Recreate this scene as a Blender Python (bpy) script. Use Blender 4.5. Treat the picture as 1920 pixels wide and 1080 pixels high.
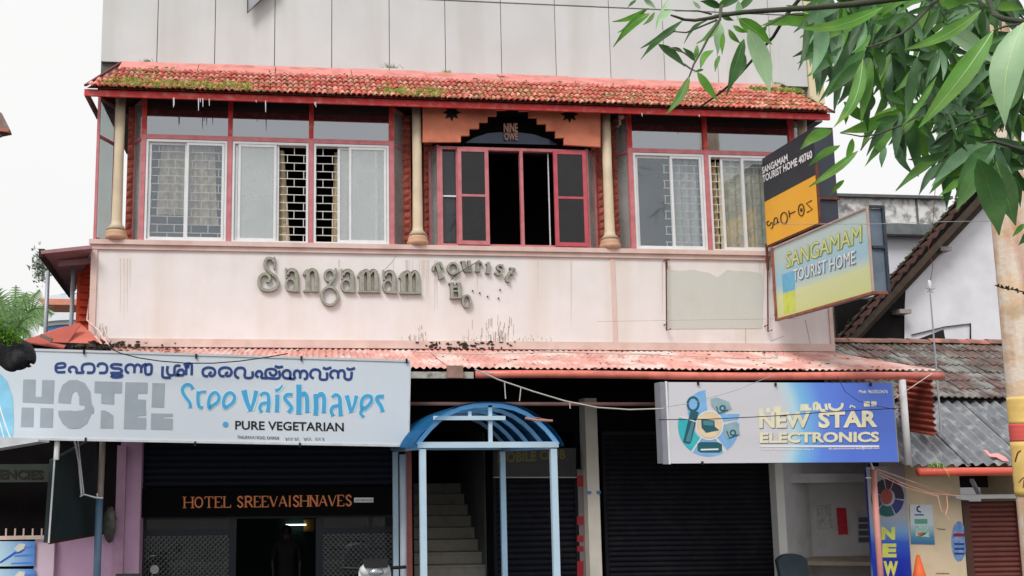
import bpy, math, random
from mathutils import Vector, Matrix, Quaternion
random.seed(7)
S = bpy.context.scene
for o in list(bpy.data.objects): bpy.data.objects.remove(o)
COL = S.collection
# ------------------------------------------------------------------ camera
F, PPX, PPY = 1900.0, 720.0, 600.0
YAW, PIT, ROL = math.radians(6.105), math.radians(7.965), math.radians(0.271)
CAM = Vector((0, -15, 2.65))
cy, sy, cp, sp, cr, sr = math.cos(YAW), math.sin(YAW), math.cos(PIT), math.sin(PIT), math.cos(ROL), math.sin(ROL)
Mz = Matrix(((cy, -sy, 0), (sy, cy, 0), (0, 0, 1)))
Mx = Matrix(((1, 0, 0), (0, cp, sp), (0, -sp, cp)))
Mr = Matrix(((cr, 0, -sr), (0, 1, 0), (sr, 0, cr)))
W2C = Mr @ Mx @ Mz
C2W = W2C.transposed()
cd = bpy.data.cameras.new('camera'); cam = bpy.data.objects.new('camera', cd); COL.objects.link(cam)
cd.sensor_fit = 'HORIZONTAL'; cd.sensor_width = 36; cd.lens = F / 1920 * 36
cd.shift_x = (960 - PPX) / 1920; cd.shift_y = (PPY - 540) / 1920
cd.clip_start = 0.1; cd.clip_end = 3000
r_, f_, u_ = C2W @ Vector((1, 0, 0)), C2W @ Vector((0, 1, 0)), C2W @ Vector((0, 0, 1))
cam.matrix_world = Matrix.Translation(CAM) @ Matrix((r_, u_, -f_)).transposed().to_4x4()
S.camera = cam
# ------------------------------------------------------------------ light
w = bpy.data.worlds.new("World"); S.world = w; w.use_nodes = True
nt = w.node_tree; nt.nodes.clear()
SUN_EL, SUN_AZ = math.radians(48), math.radians(216)
tcw = nt.nodes.new('ShaderNodeTexCoord'); nzw = nt.nodes.new('ShaderNodeTexNoise'); nzw.inputs['Scale'].default_value = 2.2; nzw.inputs['Detail'].default_value = 5
rmp = nt.nodes.new('ShaderNodeMapRange'); rmp.inputs[3].default_value = .90; rmp.inputs[4].default_value = .985; nt.links.new(tcw.outputs['Generated'], nzw.inputs['Vector']); nt.links.new(nzw.outputs['Fac'], rmp.inputs[0])
sky = nt.nodes.new('ShaderNodeTexSky'); sky.sky_type = 'NISHITA'; sky.sun_disc = False
sky.sun_elevation = SUN_EL; sky.sun_rotation = SUN_AZ; sky.air_density = 1.0; sky.dust_density = 4.0
bg = nt.nodes.new('ShaderNodeBackground'); bg.inputs[1].default_value = 0.07
bg2 = nt.nodes.new('ShaderNodeBackground'); bg2.inputs[0].default_value = (0.90, 0.895, 0.885, 1); bg2.inputs[1].default_value = 0.93
mx = nt.nodes.new('ShaderNodeMixShader'); mx.inputs[0].default_value = 0.92
wo = nt.nodes.new('ShaderNodeOutputWorld')
nt.links.new(rmp.outputs[0], bg2.inputs[1]); nt.links.new(sky.outputs[0], bg.inputs[0]); nt.links.new(bg.outputs[0], mx.inputs[1]); nt.links.new(bg2.outputs[0], mx.inputs[2]); nt.links.new(mx.outputs[0], wo.inputs[0])
sl = bpy.data.lights.new('sun', 'SUN'); sl.energy = 1.75; sl.angle = math.radians(22); sl.color = (1, .975, .94)
so = bpy.data.objects.new('sun', sl); COL.objects.link(so); so.location = (0, -20, 30)
sd = Vector((math.sin(SUN_AZ) * math.cos(SUN_EL), math.cos(SUN_AZ) * math.cos(SUN_EL), math.sin(SUN_EL)))
so.rotation_mode = 'QUATERNION'; so.rotation_quaternion = sd.to_track_quat('Z', 'Y')
S.view_settings.view_transform = 'Standard'; S.view_settings.look = 'None'
S.view_settings.exposure = 0.26; S.view_settings.gamma = 1.0; S.view_settings.use_curve_mapping = False
S.render.engine = 'CYCLES'; S.cycles.max_bounces = 6; S.cycles.diffuse_bounces = 3; S.cycles.glossy_bounces = 3; S.cycles.transparent_max_bounces = 12

# ------------------------------------------------------------------ projection helpers (photo pixel -> point on a real plane)
class Pl:
    def __init__(s, O, N): s.O = Vector(O); s.N = Vector(N).normalized()
    def hit(s, x, y, off=0.0):
        d = C2W @ Vector(((x - PPX) / F, 1, -(y - PPY) / F))
        t = (s.O + s.N * off - CAM).dot(s.N) / d.dot(s.N)
        return CAM + d * t
def PY(Y): return Pl((0, Y, 0), (0, -1, 0))
def XZ(x, y, Y): p = PY(Y).hit(x, y); return p.x, p.z
def at(x, y, D): return PY(D - 15).hit(x, y)

# ------------------------------------------------------------------ materials
def lin(c): return tuple(((v / 255 + .055) / 1.055) ** 2.4 if v > 10 else v / 255 / 12.92 for v in c)
MATS = {}
def mat(name, rgb, rough=.6, var=.12, scale=6, bump=0.0, grime=0.0, gcol=(60, 55, 45), gscale=2.0, streak=False,
        metal=0.0, spec=.4, second=None, sfac=.5, sscale=3.0, rand=0.0, trans=0.0, coat=0.0, vert=None):
    if name in MATS: return MATS[name]
    m = bpy.data.materials.new(name); m.use_nodes = True; n = m.node_tree; N = n.nodes; L = n.links
    b = N['Principled BSDF']; b.inputs['Roughness'].default_value = rough; b.inputs['Metallic'].default_value = metal
    b.inputs['Specular IOR Level'].default_value = spec
    if coat: b.inputs['Coat Weight'].default_value = coat
    geo = N.new('ShaderNodeNewGeometry'); src = geo.outputs['Position']
    def noise(sc, det=5, v=None):
        t = N.new('ShaderNodeTexNoise'); t.inputs['Scale'].default_value = sc; t.inputs['Detail'].default_value = det
        L.new(v or src, t.inputs['Vector']); return t.outputs['Fac']
    def ramp(f, a, bb):
        r = N.new('ShaderNodeMapRange'); r.inputs[1].default_value = a; r.inputs[2].default_value = bb; L.new(f, r.inputs[0]); return r.outputs[0]
    def mix(f, a, c, mode='MIX'):
        k = N.new('ShaderNodeMix'); k.data_type = 'RGBA'; k.blend_type = mode
        if isinstance(f, float): k.inputs[0].default_value = f
        else: L.new(f, k.inputs[0])
        for i, v in ((6, a), (7, c)):
            if isinstance(v, tuple): k.inputs[i].default_value = (*v, 1)
            else: L.new(v, k.inputs[i])
        return k.outputs[2]
    base = lin(rgb); lo = tuple(v * (1 - var) for v in base); hi = tuple(min(1, v * (1 + var)) for v in base)
    c = mix(ramp(noise(scale), .3, .7), lo, hi)
    if second: c = mix(ramp(noise(sscale, 8), .5 + (.5 - sfac) * .4 - .06, .5 + (.5 - sfac) * .4 + .06), c, lin(second))
    if rand:
        oi = N.new('ShaderNodeObjectInfo'); rr = N.new('ShaderNodeMapRange'); rr.inputs[3].default_value = 1 - rand; rr.inputs[4].default_value = 1 + rand * .6
        L.new(oi.outputs['Random'], rr.inputs[0]); k = N.new('ShaderNodeVectorMath'); k.operation = 'SCALE'
        L.new(c, k.inputs[0]); L.new(rr.outputs[0], k.inputs[3]); c = k.outputs[0]
    if grime:
        if streak:
            mp = N.new('ShaderNodeMapping'); mp.inputs['Scale'].default_value = (1, 1, .12); L.new(src, mp.inputs[0])
            g = noise(gscale, 8, mp.outputs[0])
        else: g = noise(gscale, 9)
        gm = N.new('ShaderNodeMath'); gm.operation = 'MULTIPLY'; gm.inputs[1].default_value = grime
        L.new(ramp(g, .48, .72), gm.inputs[0]); c = mix(gm.outputs[0], c, lin(gcol))
    L.new(c, b.inputs['Base Color'])
    rn = N.new('ShaderNodeMapRange'); rn.inputs[3].default_value = max(.02, rough - .12); rn.inputs[4].default_value = min(1, rough + .12)
    L.new(noise(scale * 2), rn.inputs[0]); L.new(rn.outputs[0], b.inputs['Roughness'])
    if bump:
        bp = N.new('ShaderNodeBump'); bp.inputs['Strength'].default_value = bump; bp.inputs['Distance'].default_value = .02
        L.new(noise(scale * 5, 8), bp.inputs['Height']); L.new(bp.outputs[0], b.inputs['Normal'])
    if trans:
        out = N['Material Output']; tr = N.new('ShaderNodeBsdfTranslucent'); L.new(c, tr.inputs[0])
        ms = N.new('ShaderNodeMixShader'); ms.inputs[0].default_value = trans; L.new(b.outputs[0], ms.inputs[1]); L.new(tr.outputs[0], ms.inputs[2]); L.new(ms.outputs[0], out.inputs[0])
    MATS[name] = m; return m
def glass(name, tint, dust, gloss, dustcol=(190, 195, 200)):
    if name in MATS: return MATS[name]
    m = bpy.data.materials.new(name); m.use_nodes = True; n = m.node_tree; N = n.nodes; L = n.links; N.remove(N['Principled BSDF'])
    tr = N.new('ShaderNodeBsdfTransparent'); tr.inputs[0].default_value = (*lin(tint), 1)
    gl = N.new('ShaderNodeBsdfGlossy'); gl.inputs['Roughness'].default_value = .04; gl.inputs[0].default_value = (.9, .95, 1, 1)
    df = N.new('ShaderNodeBsdfDiffuse'); df.inputs[0].default_value = (*lin(dustcol), 1)
    a = N.new('ShaderNodeMixShader'); a.inputs[0].default_value = gloss; L.new(tr.outputs[0], a.inputs[1]); L.new(gl.outputs[0], a.inputs[2])
    b = N.new('ShaderNodeMixShader'); L.new(a.outputs[0], b.inputs[1]); L.new(df.outputs[0], b.inputs[2])
    geo = N.new('ShaderNodeNewGeometry'); t = N.new('ShaderNodeTexNoise'); t.inputs['Scale'].default_value = 1.6; t.inputs['Detail'].default_value = 8; L.new(geo.outputs['Position'], t.inputs['Vector'])
    r = N.new('ShaderNodeMapRange'); r.inputs[1].default_value = .3; r.inputs[2].default_value = .75; r.inputs[3].default_value = dust * .6; r.inputs[4].default_value = min(1, dust * 1.5)
    L.new(t.outputs['Fac'], r.inputs[0]); L.new(r.outputs[0], b.inputs[0]); L.new(b.outputs[0], N['Material Output'].inputs[0])
    MATS[name] = m; return m
def gradmat(name, center, stops, sx=1.0, sy=1.0, linear=None, rough=.35):
    """flat print: colour bands by distance from a centre (uv), or along an axis"""
    m = bpy.data.materials.new(name); m.use_nodes = True; n = m.node_tree; N = n.nodes; L = n.links
    uv = N.new('ShaderNodeTexCoord'); mp = N.new('ShaderNodeMapping'); L.new(uv.outputs['UV'], mp.inputs[0])
    mp.inputs['Location'].default_value = (-center[0] * sx, -center[1] * sy, 0); mp.inputs['Scale'].default_value = (sx, sy, 0)
    ln = N.new('ShaderNodeVectorMath'); ln.operation = 'LENGTH'; L.new(mp.outputs[0], ln.inputs[0])
    cr_ = N.new('ShaderNodeValToRGB'); L.new(ln.outputs['Value'], cr_.inputs[0])
    el = cr_.color_ramp.elements
    while len(el) > 1: el.remove(el[0])
    el[0].position = stops[0][0]; el[0].color = (*lin(stops[0][1]), 1)
    for p, c in stops[1:]: e = el.new(p); e.color = (*lin(c), 1)
    b = N['Principled BSDF']; b.inputs['Roughness'].default_value = rough; L.new(cr_.outputs[0], b.inputs['Base Color']); MATS[name] = m; return m

# ------------------------------------------------------------------ mesh builder
WORLD = {}
def wloc(o): return WORLD.get(o.name, Vector((0, 0, 0))) if o else Vector((0, 0, 0))
class MB:
    def __init__(s): s.v = []; s.f = []; s.uv = {}; s.mi = []
    def add(s, vs, fs):
        k = len(s.v); s.v += [Vector(p) for p in vs]; s.f += [tuple(i + k for i in f) for f in fs]; return s
    def box(s, x0, x1, y0, y1, z0, z1):
        if x0 > x1: x0, x1 = x1, x0
        return s.hexa([(x0, y0, z0), (x1, y0, z0), (x1, y1, z0), (x0, y1, z0), (x0, y0, z1), (x1, y0, z1), (x1, y1, z1), (x0, y1, z1)])
    def hexa(s, p): return s.add(p, [(0, 3, 2, 1), (4, 5, 6, 7), (0, 1, 5, 4), (1, 2, 6, 5), (2, 3, 7, 6), (3, 0, 4, 7)])
    def quad(s, a, b, c, d): s.uv[len(s.f)] = ((0, 0), (1, 0), (1, 1), (0, 1)); return s.add([a, b, c, d], [(0, 1, 2, 3)])
    def slab(s, a, b, c, d, t):   # quad with thickness, behind
        a, b, c, d = map(Vector, (a, b, c, d)); n = (b - a).cross(d - a).normalized() * t
        s.uv[len(s.f)] = ((0, 0), (1, 0), (1, 1), (0, 1))
        return s.add([a, b, c, d, a - n, b - n, c - n, d - n], [(0, 1, 2, 3), (7, 6, 5, 4), (0, 4, 5, 1), (1, 5, 6, 2), (2, 6, 7, 3), (3, 7, 4, 0)])
    def bar(s, a, b, w, h=None):
        a, b = Vector(a), Vector(b); h = h or w; d = (b - a).normalized()
        up = Vector((0, 0, 1)) if abs(d.z) < .95 else Vector((0, 1, 0))
        x = d.cross(up).normalized() * w / 2; y = x.cross(d).normalized() * h / 2
        return s.hexa([a - x - y, a + x - y, b + x - y, b - x - y, a - x + y, a + x + y, b + x + y, b - x + y])
    def tube(s, pts, r, n=8, caps=True):
        pts = [Vector(p) for p in pts]; k = len(s.v); R = r if isinstance(r, (list, tuple)) else [r] * len(pts)
        for i, p in enumerate(pts):
            d = (pts[min(i + 1, len(pts) - 1)] - pts[max(i - 1, 0)]).normalized()
            up = Vector((0, 0, 1)) if abs(d.z) < .9 else Vector((1, 0, 0))
            x = d.cross(up).normalized(); y = x.cross(d)
            for j in range(n):
                a = 2 * math.pi * j / n; s.v.append(p + (x * math.cos(a) + y * math.sin(a)) * R[i])
        for i in range(len(pts) - 1):
            for j in range(n):
                s.f.append((k + i * n + j, k + i * n + (j + 1) % n, k + (i + 1) * n + (j + 1) % n, k + (i + 1) * n + j))
        if caps: s.f.append(tuple(k + j for j in range(n))[::-1]); s.f.append(tuple(k + (len(pts) - 1) * n + j for j in range(n)))
        return s
    def lathe(s, c, prof, n=16, axis='z'):
        k = len(s.v); c = Vector(c)
        for r, z in prof:
            for j in range(n):
                a = 2 * math.pi * j / n; s.v.append(c + (Vector((r * math.cos(a), r * math.sin(a), z)) if axis == 'z' else Vector((r * math.cos(a), z, r * math.sin(a)))))
        for i in range(len(prof) - 1):
            for j in range(n): s.f.append((k + i * n + j, k + i * n + (j + 1) % n, k + (i + 1) * n + (j + 1) % n, k + (i + 1) * n + j))
        s.f.append(tuple(k + j for j in range(n))[::-1]); s.f.append(tuple(k + (len(prof) - 1) * n + j for j in range(n))); return s
    def blob(s, c, rx, ry, rz, jit=.25, nu=8, nv=6):
        c = Vector(c); k = len(s.v)
        for i in range(nv + 1):
            t = math.pi * i / nv
            for j in range(nu):
                a = 2 * math.pi * j / nu; q = 1 + random.uniform(-jit, jit)
                s.v.append(c + Vector((rx * math.sin(t) * math.cos(a) * q, ry * math.sin(t) * math.sin(a) * q, rz * math.cos(t) * q)))
        for i in range(nv):
            for j in range(nu): s.f.append((k + i * nu + j, k + (i + 1) * nu + j, k + (i + 1) * nu + (j + 1) % nu, k + i * nu + (j + 1) % nu))
        return s
    def poly(s, pl, pts, off=.003, thick=0.0):     # outline traced on a real plane
        a = [pl.hit(x, y) + pl.N * (off + thick) for x, y in pts]; n = len(a)
        if not thick: return s.add(a, [tuple(range(n))])
        b = [p - pl.N * thick for p in a]
        return s.add(a + b, [tuple(range(n)), tuple(range(2 * n - 1, n - 1, -1))] + [(i, i + n, (i + 1) % n + n, (i + 1) % n) for i in range(n)])
    def stroke(s, pl, pts, w, off=.003, thick=0.0, closed=False, smooth=True, sub=4):
        s.ns = getattr(s, 'ns', -1) + 1; off = off + .00035 * (s.ns % 7)
        pts = [Vector((p[0], p[1])) for p in pts]
        if smooth and len(pts) > 2:
            q = []; n = len(pts); rng = n if closed else n - 1
            for i in range(rng):
                p0 = pts[(i - 1) % n] if closed or i > 0 else pts[0]; p1 = pts[i]; p2 = pts[(i + 1) % n]; p3 = pts[(i + 2) % n] if closed or i + 2 < n else pts[-1]
                for t in [j / sub for j in range(sub)]:
                    q.append(.5 * ((2 * p1) + (p2 - p0) * t + (2 * p0 - 5 * p1 + 4 * p2 - p3) * t * t + (3 * p1 - p0 - 3 * p2 + p3) * t ** 3))
            if not closed: q.append(pts[-1])
            pts = q
        n = len(pts); L, R = [], []
        for i in range(n):
            a = pts[(i - 1) % n] if closed or i > 0 else pts[i]; b = pts[(i + 1) % n] if closed or i < n - 1 else pts[i]
            d = b - a
            if d.length < 1e-6: d = Vector((1, 0))
            d.normalize(); nn = Vector((-d.y, d.x)); ww = w if not isinstance(w, (list, tuple)) else w[0] + (w[1] - w[0]) * i / max(1, n - 1)
            L.append(pts[i] + nn * ww / 2); R.append(pts[i] - nn * ww / 2)
        k = len(s.v); layers = [off + thick] + ([off] if thick else [])
        for o in layers:
            for l, r in zip(L, R): s.v.append(pl.hit(*l) + pl.N * o); s.v.append(pl.hit(*r) + pl.N * o)
        m = 2 * n; rng = n if closed else n - 1
        for i in range(rng):
            a, b = 2 * i, 2 * ((i + 1) % n)
            s.f.append((k + a, k + b, k + b + 1, k + a + 1))
            if thick:
                s.f.append((k + a, k + a + m, k + b + m, k + b)); s.f.append((k + a + 1, k + b + 1, k + b + 1 + m, k + a + 1 + m))
        if thick and not closed:
            s.f.append((k, k + 1, k + 1 + m, k + m)); e = 2 * (n - 1); s.f.append((k + e, k + e + m, k + e + 1 + m, k + e + 1))
        return s
    def grid(s, fn, nu, nv, closeu=False):
        k = len(s.v)
        for i in range(nu + 1):
            for j in range(nv + 1): s.v.append(Vector(fn(i / nu, j / nv)))
        for i in range(nu):
            for j in range(nv): s.f.append((k + i * (nv + 1) + j, k + (i + 1) * (nv + 1) + j, k + (i + 1) * (nv + 1) + j + 1, k + i * (nv + 1) + j + 1))
        return s
    def mesh(s, name, m, org=Vector((0, 0, 0)), smooth=False):
        me = bpy.data.meshes.new(name); me.from_pydata([v - org for v in s.v], [], s.f)
        if m: me.materials.append(m)
        if s.uv:
            ul = me.uv_layers.new(name='UVMap')
            for fi, u in s.uv.items():
                p = me.polygons[fi]
                for li, c in zip(p.loop_indices, u): ul.data[li].uv = c
        if smooth: me.polygons.foreach_set('use_smooth', [True] * len(me.polygons))
        me.update(); return me
    def build(s, name, m, parent=None, smooth=False, **kw):
        if not s.v: return None
        mn = Vector([min(v[i] for v in s.v) for i in range(3)]); mxx = Vector([max(v[i] for v in s.v) for i in range(3)])
        org = Vector(((mn.x + mxx.x) / 2, (mn.y + mxx.y) / 2, mn.z))
        o = bpy.data.objects.new(name, s.mesh(name, m, org, smooth)); COL.objects.link(o)
        put(o, org, parent)
        for k, v in kw.items(): o[k] = v
        return o
def put(o, world, parent=None):
    WORLD[o.name] = Vector(world); o.parent = parent; o.location = Vector(world) - wloc(parent)
def inst(name, me, world, parent, rot=None):
    o = bpy.data.objects.new(name, me); COL.objects.link(o); put(o, world, parent)
    if rot: o.rotation_euler = rot
    return o
def thing(name, label, cat, loc, group=None):
    o = bpy.data.objects.new(name, None); COL.objects.link(o); put(o, loc); o.empty_display_size = .2
    return tag(o, label, cat, group)
def tag(o, label, cat, group=None):
    o['label'] = label; o['category'] = cat
    if group: o['group'] = group
    return o
def box(x0, x1, y0, y1, z0, z1): return MB().box(x0, x1, y0, y1, z0, z1)
def text(s, pl, BL, BR, TL, m, parent, off=.003, thick=0.0, bold=.0, name='lettering', shear=0.0, **kw):
    c = bpy.data.curves.new('t', 'FONT'); c.body = s; c.offset = bold; c.resolution_u = 3; c.shear = shear
    if thick: c.extrude = .01
    o = bpy.data.objects.new('t', c); COL.objects.link(o)
    dg = bpy.context.evaluated_depsgraph_get(); me = bpy.data.meshes.new_from_object(o.evaluated_get(dg))
    bpy.data.objects.remove(o); bpy.data.curves.remove(c)
    V = [v.co.copy() for v in me.vertices]; Fs = [tuple(p.vertices) for p in me.polygons]; bpy.data.meshes.remove(me)
    x0, x1 = min(v.x for v in V), max(v.x for v in V); y0, y1 = min(v.y for v in V), max(v.y for v in V)
    par = list(range(len(V)))
    def find(i):
        while par[i] != i: par[i] = par[par[i]]; i = par[i]
        return i
    for f in Fs:
        for i in f[1:]: par[find(i)] = find(f[0])
    cx = {}
    for i, v in enumerate(V): cx.setdefault(find(i), []).append(v.x)
    order = {r: j for j, r in enumerate(sorted(cx, key=lambda r: min(cx[r])))}; lift = [.0006 * (order[find(i)] % 3) for i in range(len(V))]
    A, B, T = pl.hit(*BL), pl.hit(*BR), pl.hit(*TL); U = B - A; Vv = T - A
    b = MB(); b.add([A + U * ((v.x - x0) / (x1 - x0)) + Vv * ((v.y - y0) / (y1 - y0)) + pl.N * (off + lift[i] + (thick if v.z > 0 else 0)) for i, v in enumerate(V)], Fs)
    return b.build(name, m, parent, **kw)
def tf(ox, oy, s, pts): return [(ox + x / s, oy + y / s) for x, y in pts]

# palette
PINK = mat('pink_plaster', (234, 228, 227), .8, .04, 2.5, .12, .55, (216, 202, 184), 1.6, True)
BORD = mat('pink_border_paint', (222, 196, 188), .7, .06, 4, .1, .4, (180, 140, 125), 3)
REDP = mat('red_paint', (205, 52, 52), .5, .15, 8, .08, .4, (235, 160, 150), 9)
FRAMEP = mat('dull_red_frame', (202, 122, 128), .5, .12, 8, .05, .3, (150, 60, 60), 6)
FRAMER = mat('rose_red_frame', (194, 84, 96), .45, .12, 8, .05)
ALU = mat('white_aluminium', (226, 228, 230), .35, .05, 8)
CLAD = mat('grey_cladding', (212, 214, 214), .45, .05, 1.2, .02, .4, (188, 182, 174), 2.2, True, rand=.035)
JOINT = mat('dark_joint', (104, 102, 100), .8)
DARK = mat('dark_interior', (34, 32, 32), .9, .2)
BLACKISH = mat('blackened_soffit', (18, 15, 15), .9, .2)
CREAM = mat('cream_plaster', (220, 202, 174), .75, .1, 4, .1, .5, (160, 150, 120), 3, True)
BRICK = mat('red_sandstone_brick', (190, 100, 84), .85, .22, 16, .5, .3, (90, 50, 45), 10, rand=.2)
TILE = mat('red_roof_tile', (212, 106, 92), .85, .25, 14, .3, .85, (96, 58, 48), 11, second=(232, 170, 150), sfac=.4, sscale=6, rand=.3)
FLASH = mat('red_oxide_flashing', (216, 142, 134), .75, .12, 5, .15, .5, (150, 70, 68), 4)
MOSS = mat('moss', (140, 178, 78), .95, .3, 20, .5, rand=.1, trans=.2, second=(196, 200, 120), sfac=.5, sscale=9)
MOSS2 = mat('dark_moss', (84, 100, 48), .95, .35, 20, .5)
AWN = mat('faded_red_corrugated', (222, 166, 156), .7, .1, 3, .1, .5, (170, 100, 90), 5, second=(232, 206, 198), sfac=.4, sscale=2.2, rand=.08)
PIPE = mat('salmon_pvc', (222, 124, 108), .4, .1, 4, .03, .4, (120, 60, 50), 6)
RUST = mat('rusty_steel', (110, 62, 48), .8, .3, 14, .3, .4, (50, 30, 25), 9)
LETTER = mat('weathered_green_letter', (158, 162, 148), .7, .1, 12, .2, .5, (120, 104, 88), 22)
LETTER2 = mat('weathered_letter_side', (110, 86, 76), .8, .2, 12, .2)
BLK = mat('black', (14, 14, 15), .6, .2)
WHITE = mat('white_paint', (235, 236, 238), .45, .04, 5, .02, .3, (190, 190, 185), 3)
GREYM = mat('galvanised_grey', (168, 174, 182), .4, .08, 6, metal=.2)

# ================================================================== SETTING
ROAD = mat('asphalt', (52, 52, 54), .9, .2, 3, .3)
box(-400, 400, -400, 600, -.3, -.02).build('ground', mat('earth', (80, 74, 66), .95, .15, .3), kind='structure')
MB().add([(-400, -22, -.016), (400, -22, -.016), (400, -3.6, -.016), (-400, -3.6, -.016)], [(0, 1, 2, 3)]).build('road', ROAD, kind='structure')
box(-30, 40, -3.55, .2, -.02, .10).build('pavement', mat('paving', (92, 88, 82), .85, .12, 2, .2), kind='structure')
MB().add([(-60, -12, -.010), (60, -12, -.010), (60, -11.85, -.010), (-60, -11.85, -.010)], [(0, 1, 2, 3)]).build('road_line', WHITE, kind='structure')

# ================================================================== HOTEL BUILDING
X0, X1 = -2.72, 8.72
ZB, ZS, ZE = 4.33, 5.84, 8.05      # band bottom, sill, eave
B = thing('hotel_building', 'pink two storey hotel building with red tiled window roof and grey clad top', 'building', (3, 0, 0))
# parapet band
pw = box(X0, X1, 0, .25, ZB, ZS).build('parapet_wall', PINK, B)
for a in ((X0 - .03, X1 + .03, -.07, .3, ZS, ZS + .07), (X0 - .01, X1 + .01, -.035, -.002, ZS - .07, ZS - .002), (X0, X1, -.03, -.002, ZB, ZB + .12),
          (X0, X0 + .09, -.025, -.002, ZB + .122, ZS - .072), (X1 - .06, X1, -.025, -.002, ZB + .122, ZS - .072)):
    box(*a).build('border_strip', BORD, B)
xs = XZ(1151, 560, 0)[0]; box(xs - .035, xs + .035, -.012, -.002, ZB + .122, ZS - .072).build('border_strip', BORD, B)
F0 = PY(0)
# cracked grey repair patch, with its jagged upper edge
pp = [(1250, 617), (1249, 506), (1275, 508), (1300, 506), (1330, 512), (1345, 520), (1352, 515), (1362, 506), (1380, 508), (1405, 509), (1428, 512), (1431, 530), (1430, 600), (1428, 616)]
MB().poly(F0, pp, .002, .004).build('repair_patch', mat('grey_patch', (208, 210, 204), .85, .04, 3, .1, .3, (185, 180, 165), 3), pw)
# hairline cracks, stains of black mould along the foot
cb = MB()
for c in ([(1398, 615), (1398, 655)], [(1510, 600), (1518, 640), (1522, 655)], [(742, 480), (736, 490), (722, 505)], [(1445, 640), (1470, 630)]): cb.stroke(F0, c, .7, .0025, smooth=False)
cb.build('crack', mat('crack', (150, 130, 122), .9), pw, kind='stuff')
st = MB()
for cx_, n, hh, sx_ in ((930, 60, 60, 45), (780, 26, 42, 20), (1000, 30, 16, 60), (880, 30, 12, 50), (190, 30, 45, 12), (250, 18, 10, 60)):
    for _ in range(n):
        x = random.gauss(cx_, sx_ * .5); y1 = 641 - random.random() ** 2 * hh * .6; h = random.uniform(2, 14) * hh / 45
        if x < 178: continue
        st.stroke(F0, [(x, y1), (x + random.uniform(-.6, .6), y1 - h)], random.uniform(.5, 1.4), .0022, smooth=False)
st.build('mould_stain', mat('mould', (178, 166, 152), .95, .3, 30), pw, kind='stuff')
st = MB()
for _ in range(46):
    x = random.choice((random.uniform(190, 1550), random.gauss(1249, 6), random.gauss(1440, 6), random.gauss(780, 30), random.gauss(230, 25))); y0 = 484 + (x - 176) * .006; l = random.uniform(25, 130)
    st.stroke(F0, [(x, y0), (x + random.uniform(-.6, .6), y0 + l * .5), (x, y0 + l)], [random.uniform(1.2, 3.5), .3], .0018, 0, False, False)
st.build('rain_streak', mat('rain_streak', (218, 204, 196), .85, .08, 10), pw, kind='stuff')
st = MB()
for _ in range(80):
    x = random.gauss(870, 50) if random.random() < .7 else random.uniform(190, 330); p = F0.hit(x, random.uniform(641, 655)); st.blob(p + Vector((0, -.036, 0)), random.uniform(.01, .05), .012, random.uniform(.006, .02), .4, 5, 3)
st.build('dirt_clump', mat('dirt_clump', (58, 50, 40), .95, .3, 20, .3), B, kind='stuff')
# ---- storey above the tiled roof : cladding panels
ZC = 8.97; YC = .75
seams = [190, 295, 403, 515, 622, 730, 835, 940, 1042, 1144, 1245, 1345, 1445, 1512]
sx = [XZ(s, 70 + (s - 190) * .03, YC)[0] for s in seams]
zs2 = XZ(1144, 14, YC)[1]
box(sx[0], sx[-1] + .25, YC + .06, YC + 3, ZC - .6, 12.5).build('upper_wall', JOINT, B)
for zz0, zz1 in ((ZC, zs2 - .012), (zs2 + .012, zs2 + 1.9)):
    for a, b in zip(sx[:-1], sx[1:]):
        MB().box(a + .006, b - .006, YC, YC + .055, zz0, zz1).build('panel', CLAD, B)
xe = XZ(1538, 80, YC)[0]
box(sx[-1] + .01, xe, YC - .02, YC + 3, ZC - .3, 12.5).build('corner_wall', mat('cream_corner', (226, 212, 178), .8, .06, 3, .1, .5, (180, 180, 172), 2, True), B)
# open sash near the top
c0 = F0; sp_ = Pl((0, .62, 0), (0, -1, 0))
ow = MB(); ow.stroke(sp_, [(464, -70), (464, 25), (516, -25)], 2.2, 0, .03, smooth=False); ow.stroke(sp_, [(464, -70), (516, -70), (516, -25)], 2.2, 0, .03, smooth=False)
wn = ow.build('open_window', mat('dark_brown_frame', (40, 30, 28), .5), B)
MB().poly(sp_, [(465, -69), (465, 24), (515, -26), (515, -69)], .01, .004).build('pane', mat('grey_pane', (165, 168, 175), .15), wn)
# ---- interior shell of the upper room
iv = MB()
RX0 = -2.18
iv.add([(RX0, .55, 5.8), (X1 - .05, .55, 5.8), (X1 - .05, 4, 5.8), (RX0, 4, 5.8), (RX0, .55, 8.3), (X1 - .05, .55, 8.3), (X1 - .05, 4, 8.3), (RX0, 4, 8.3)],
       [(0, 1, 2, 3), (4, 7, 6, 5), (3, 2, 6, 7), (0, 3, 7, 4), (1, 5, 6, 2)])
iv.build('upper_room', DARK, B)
box(X0 + .03, X1 - .03, 0, .55, ZS + .02, ZS + .05).build('window_ledge', BORD, B)
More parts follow.
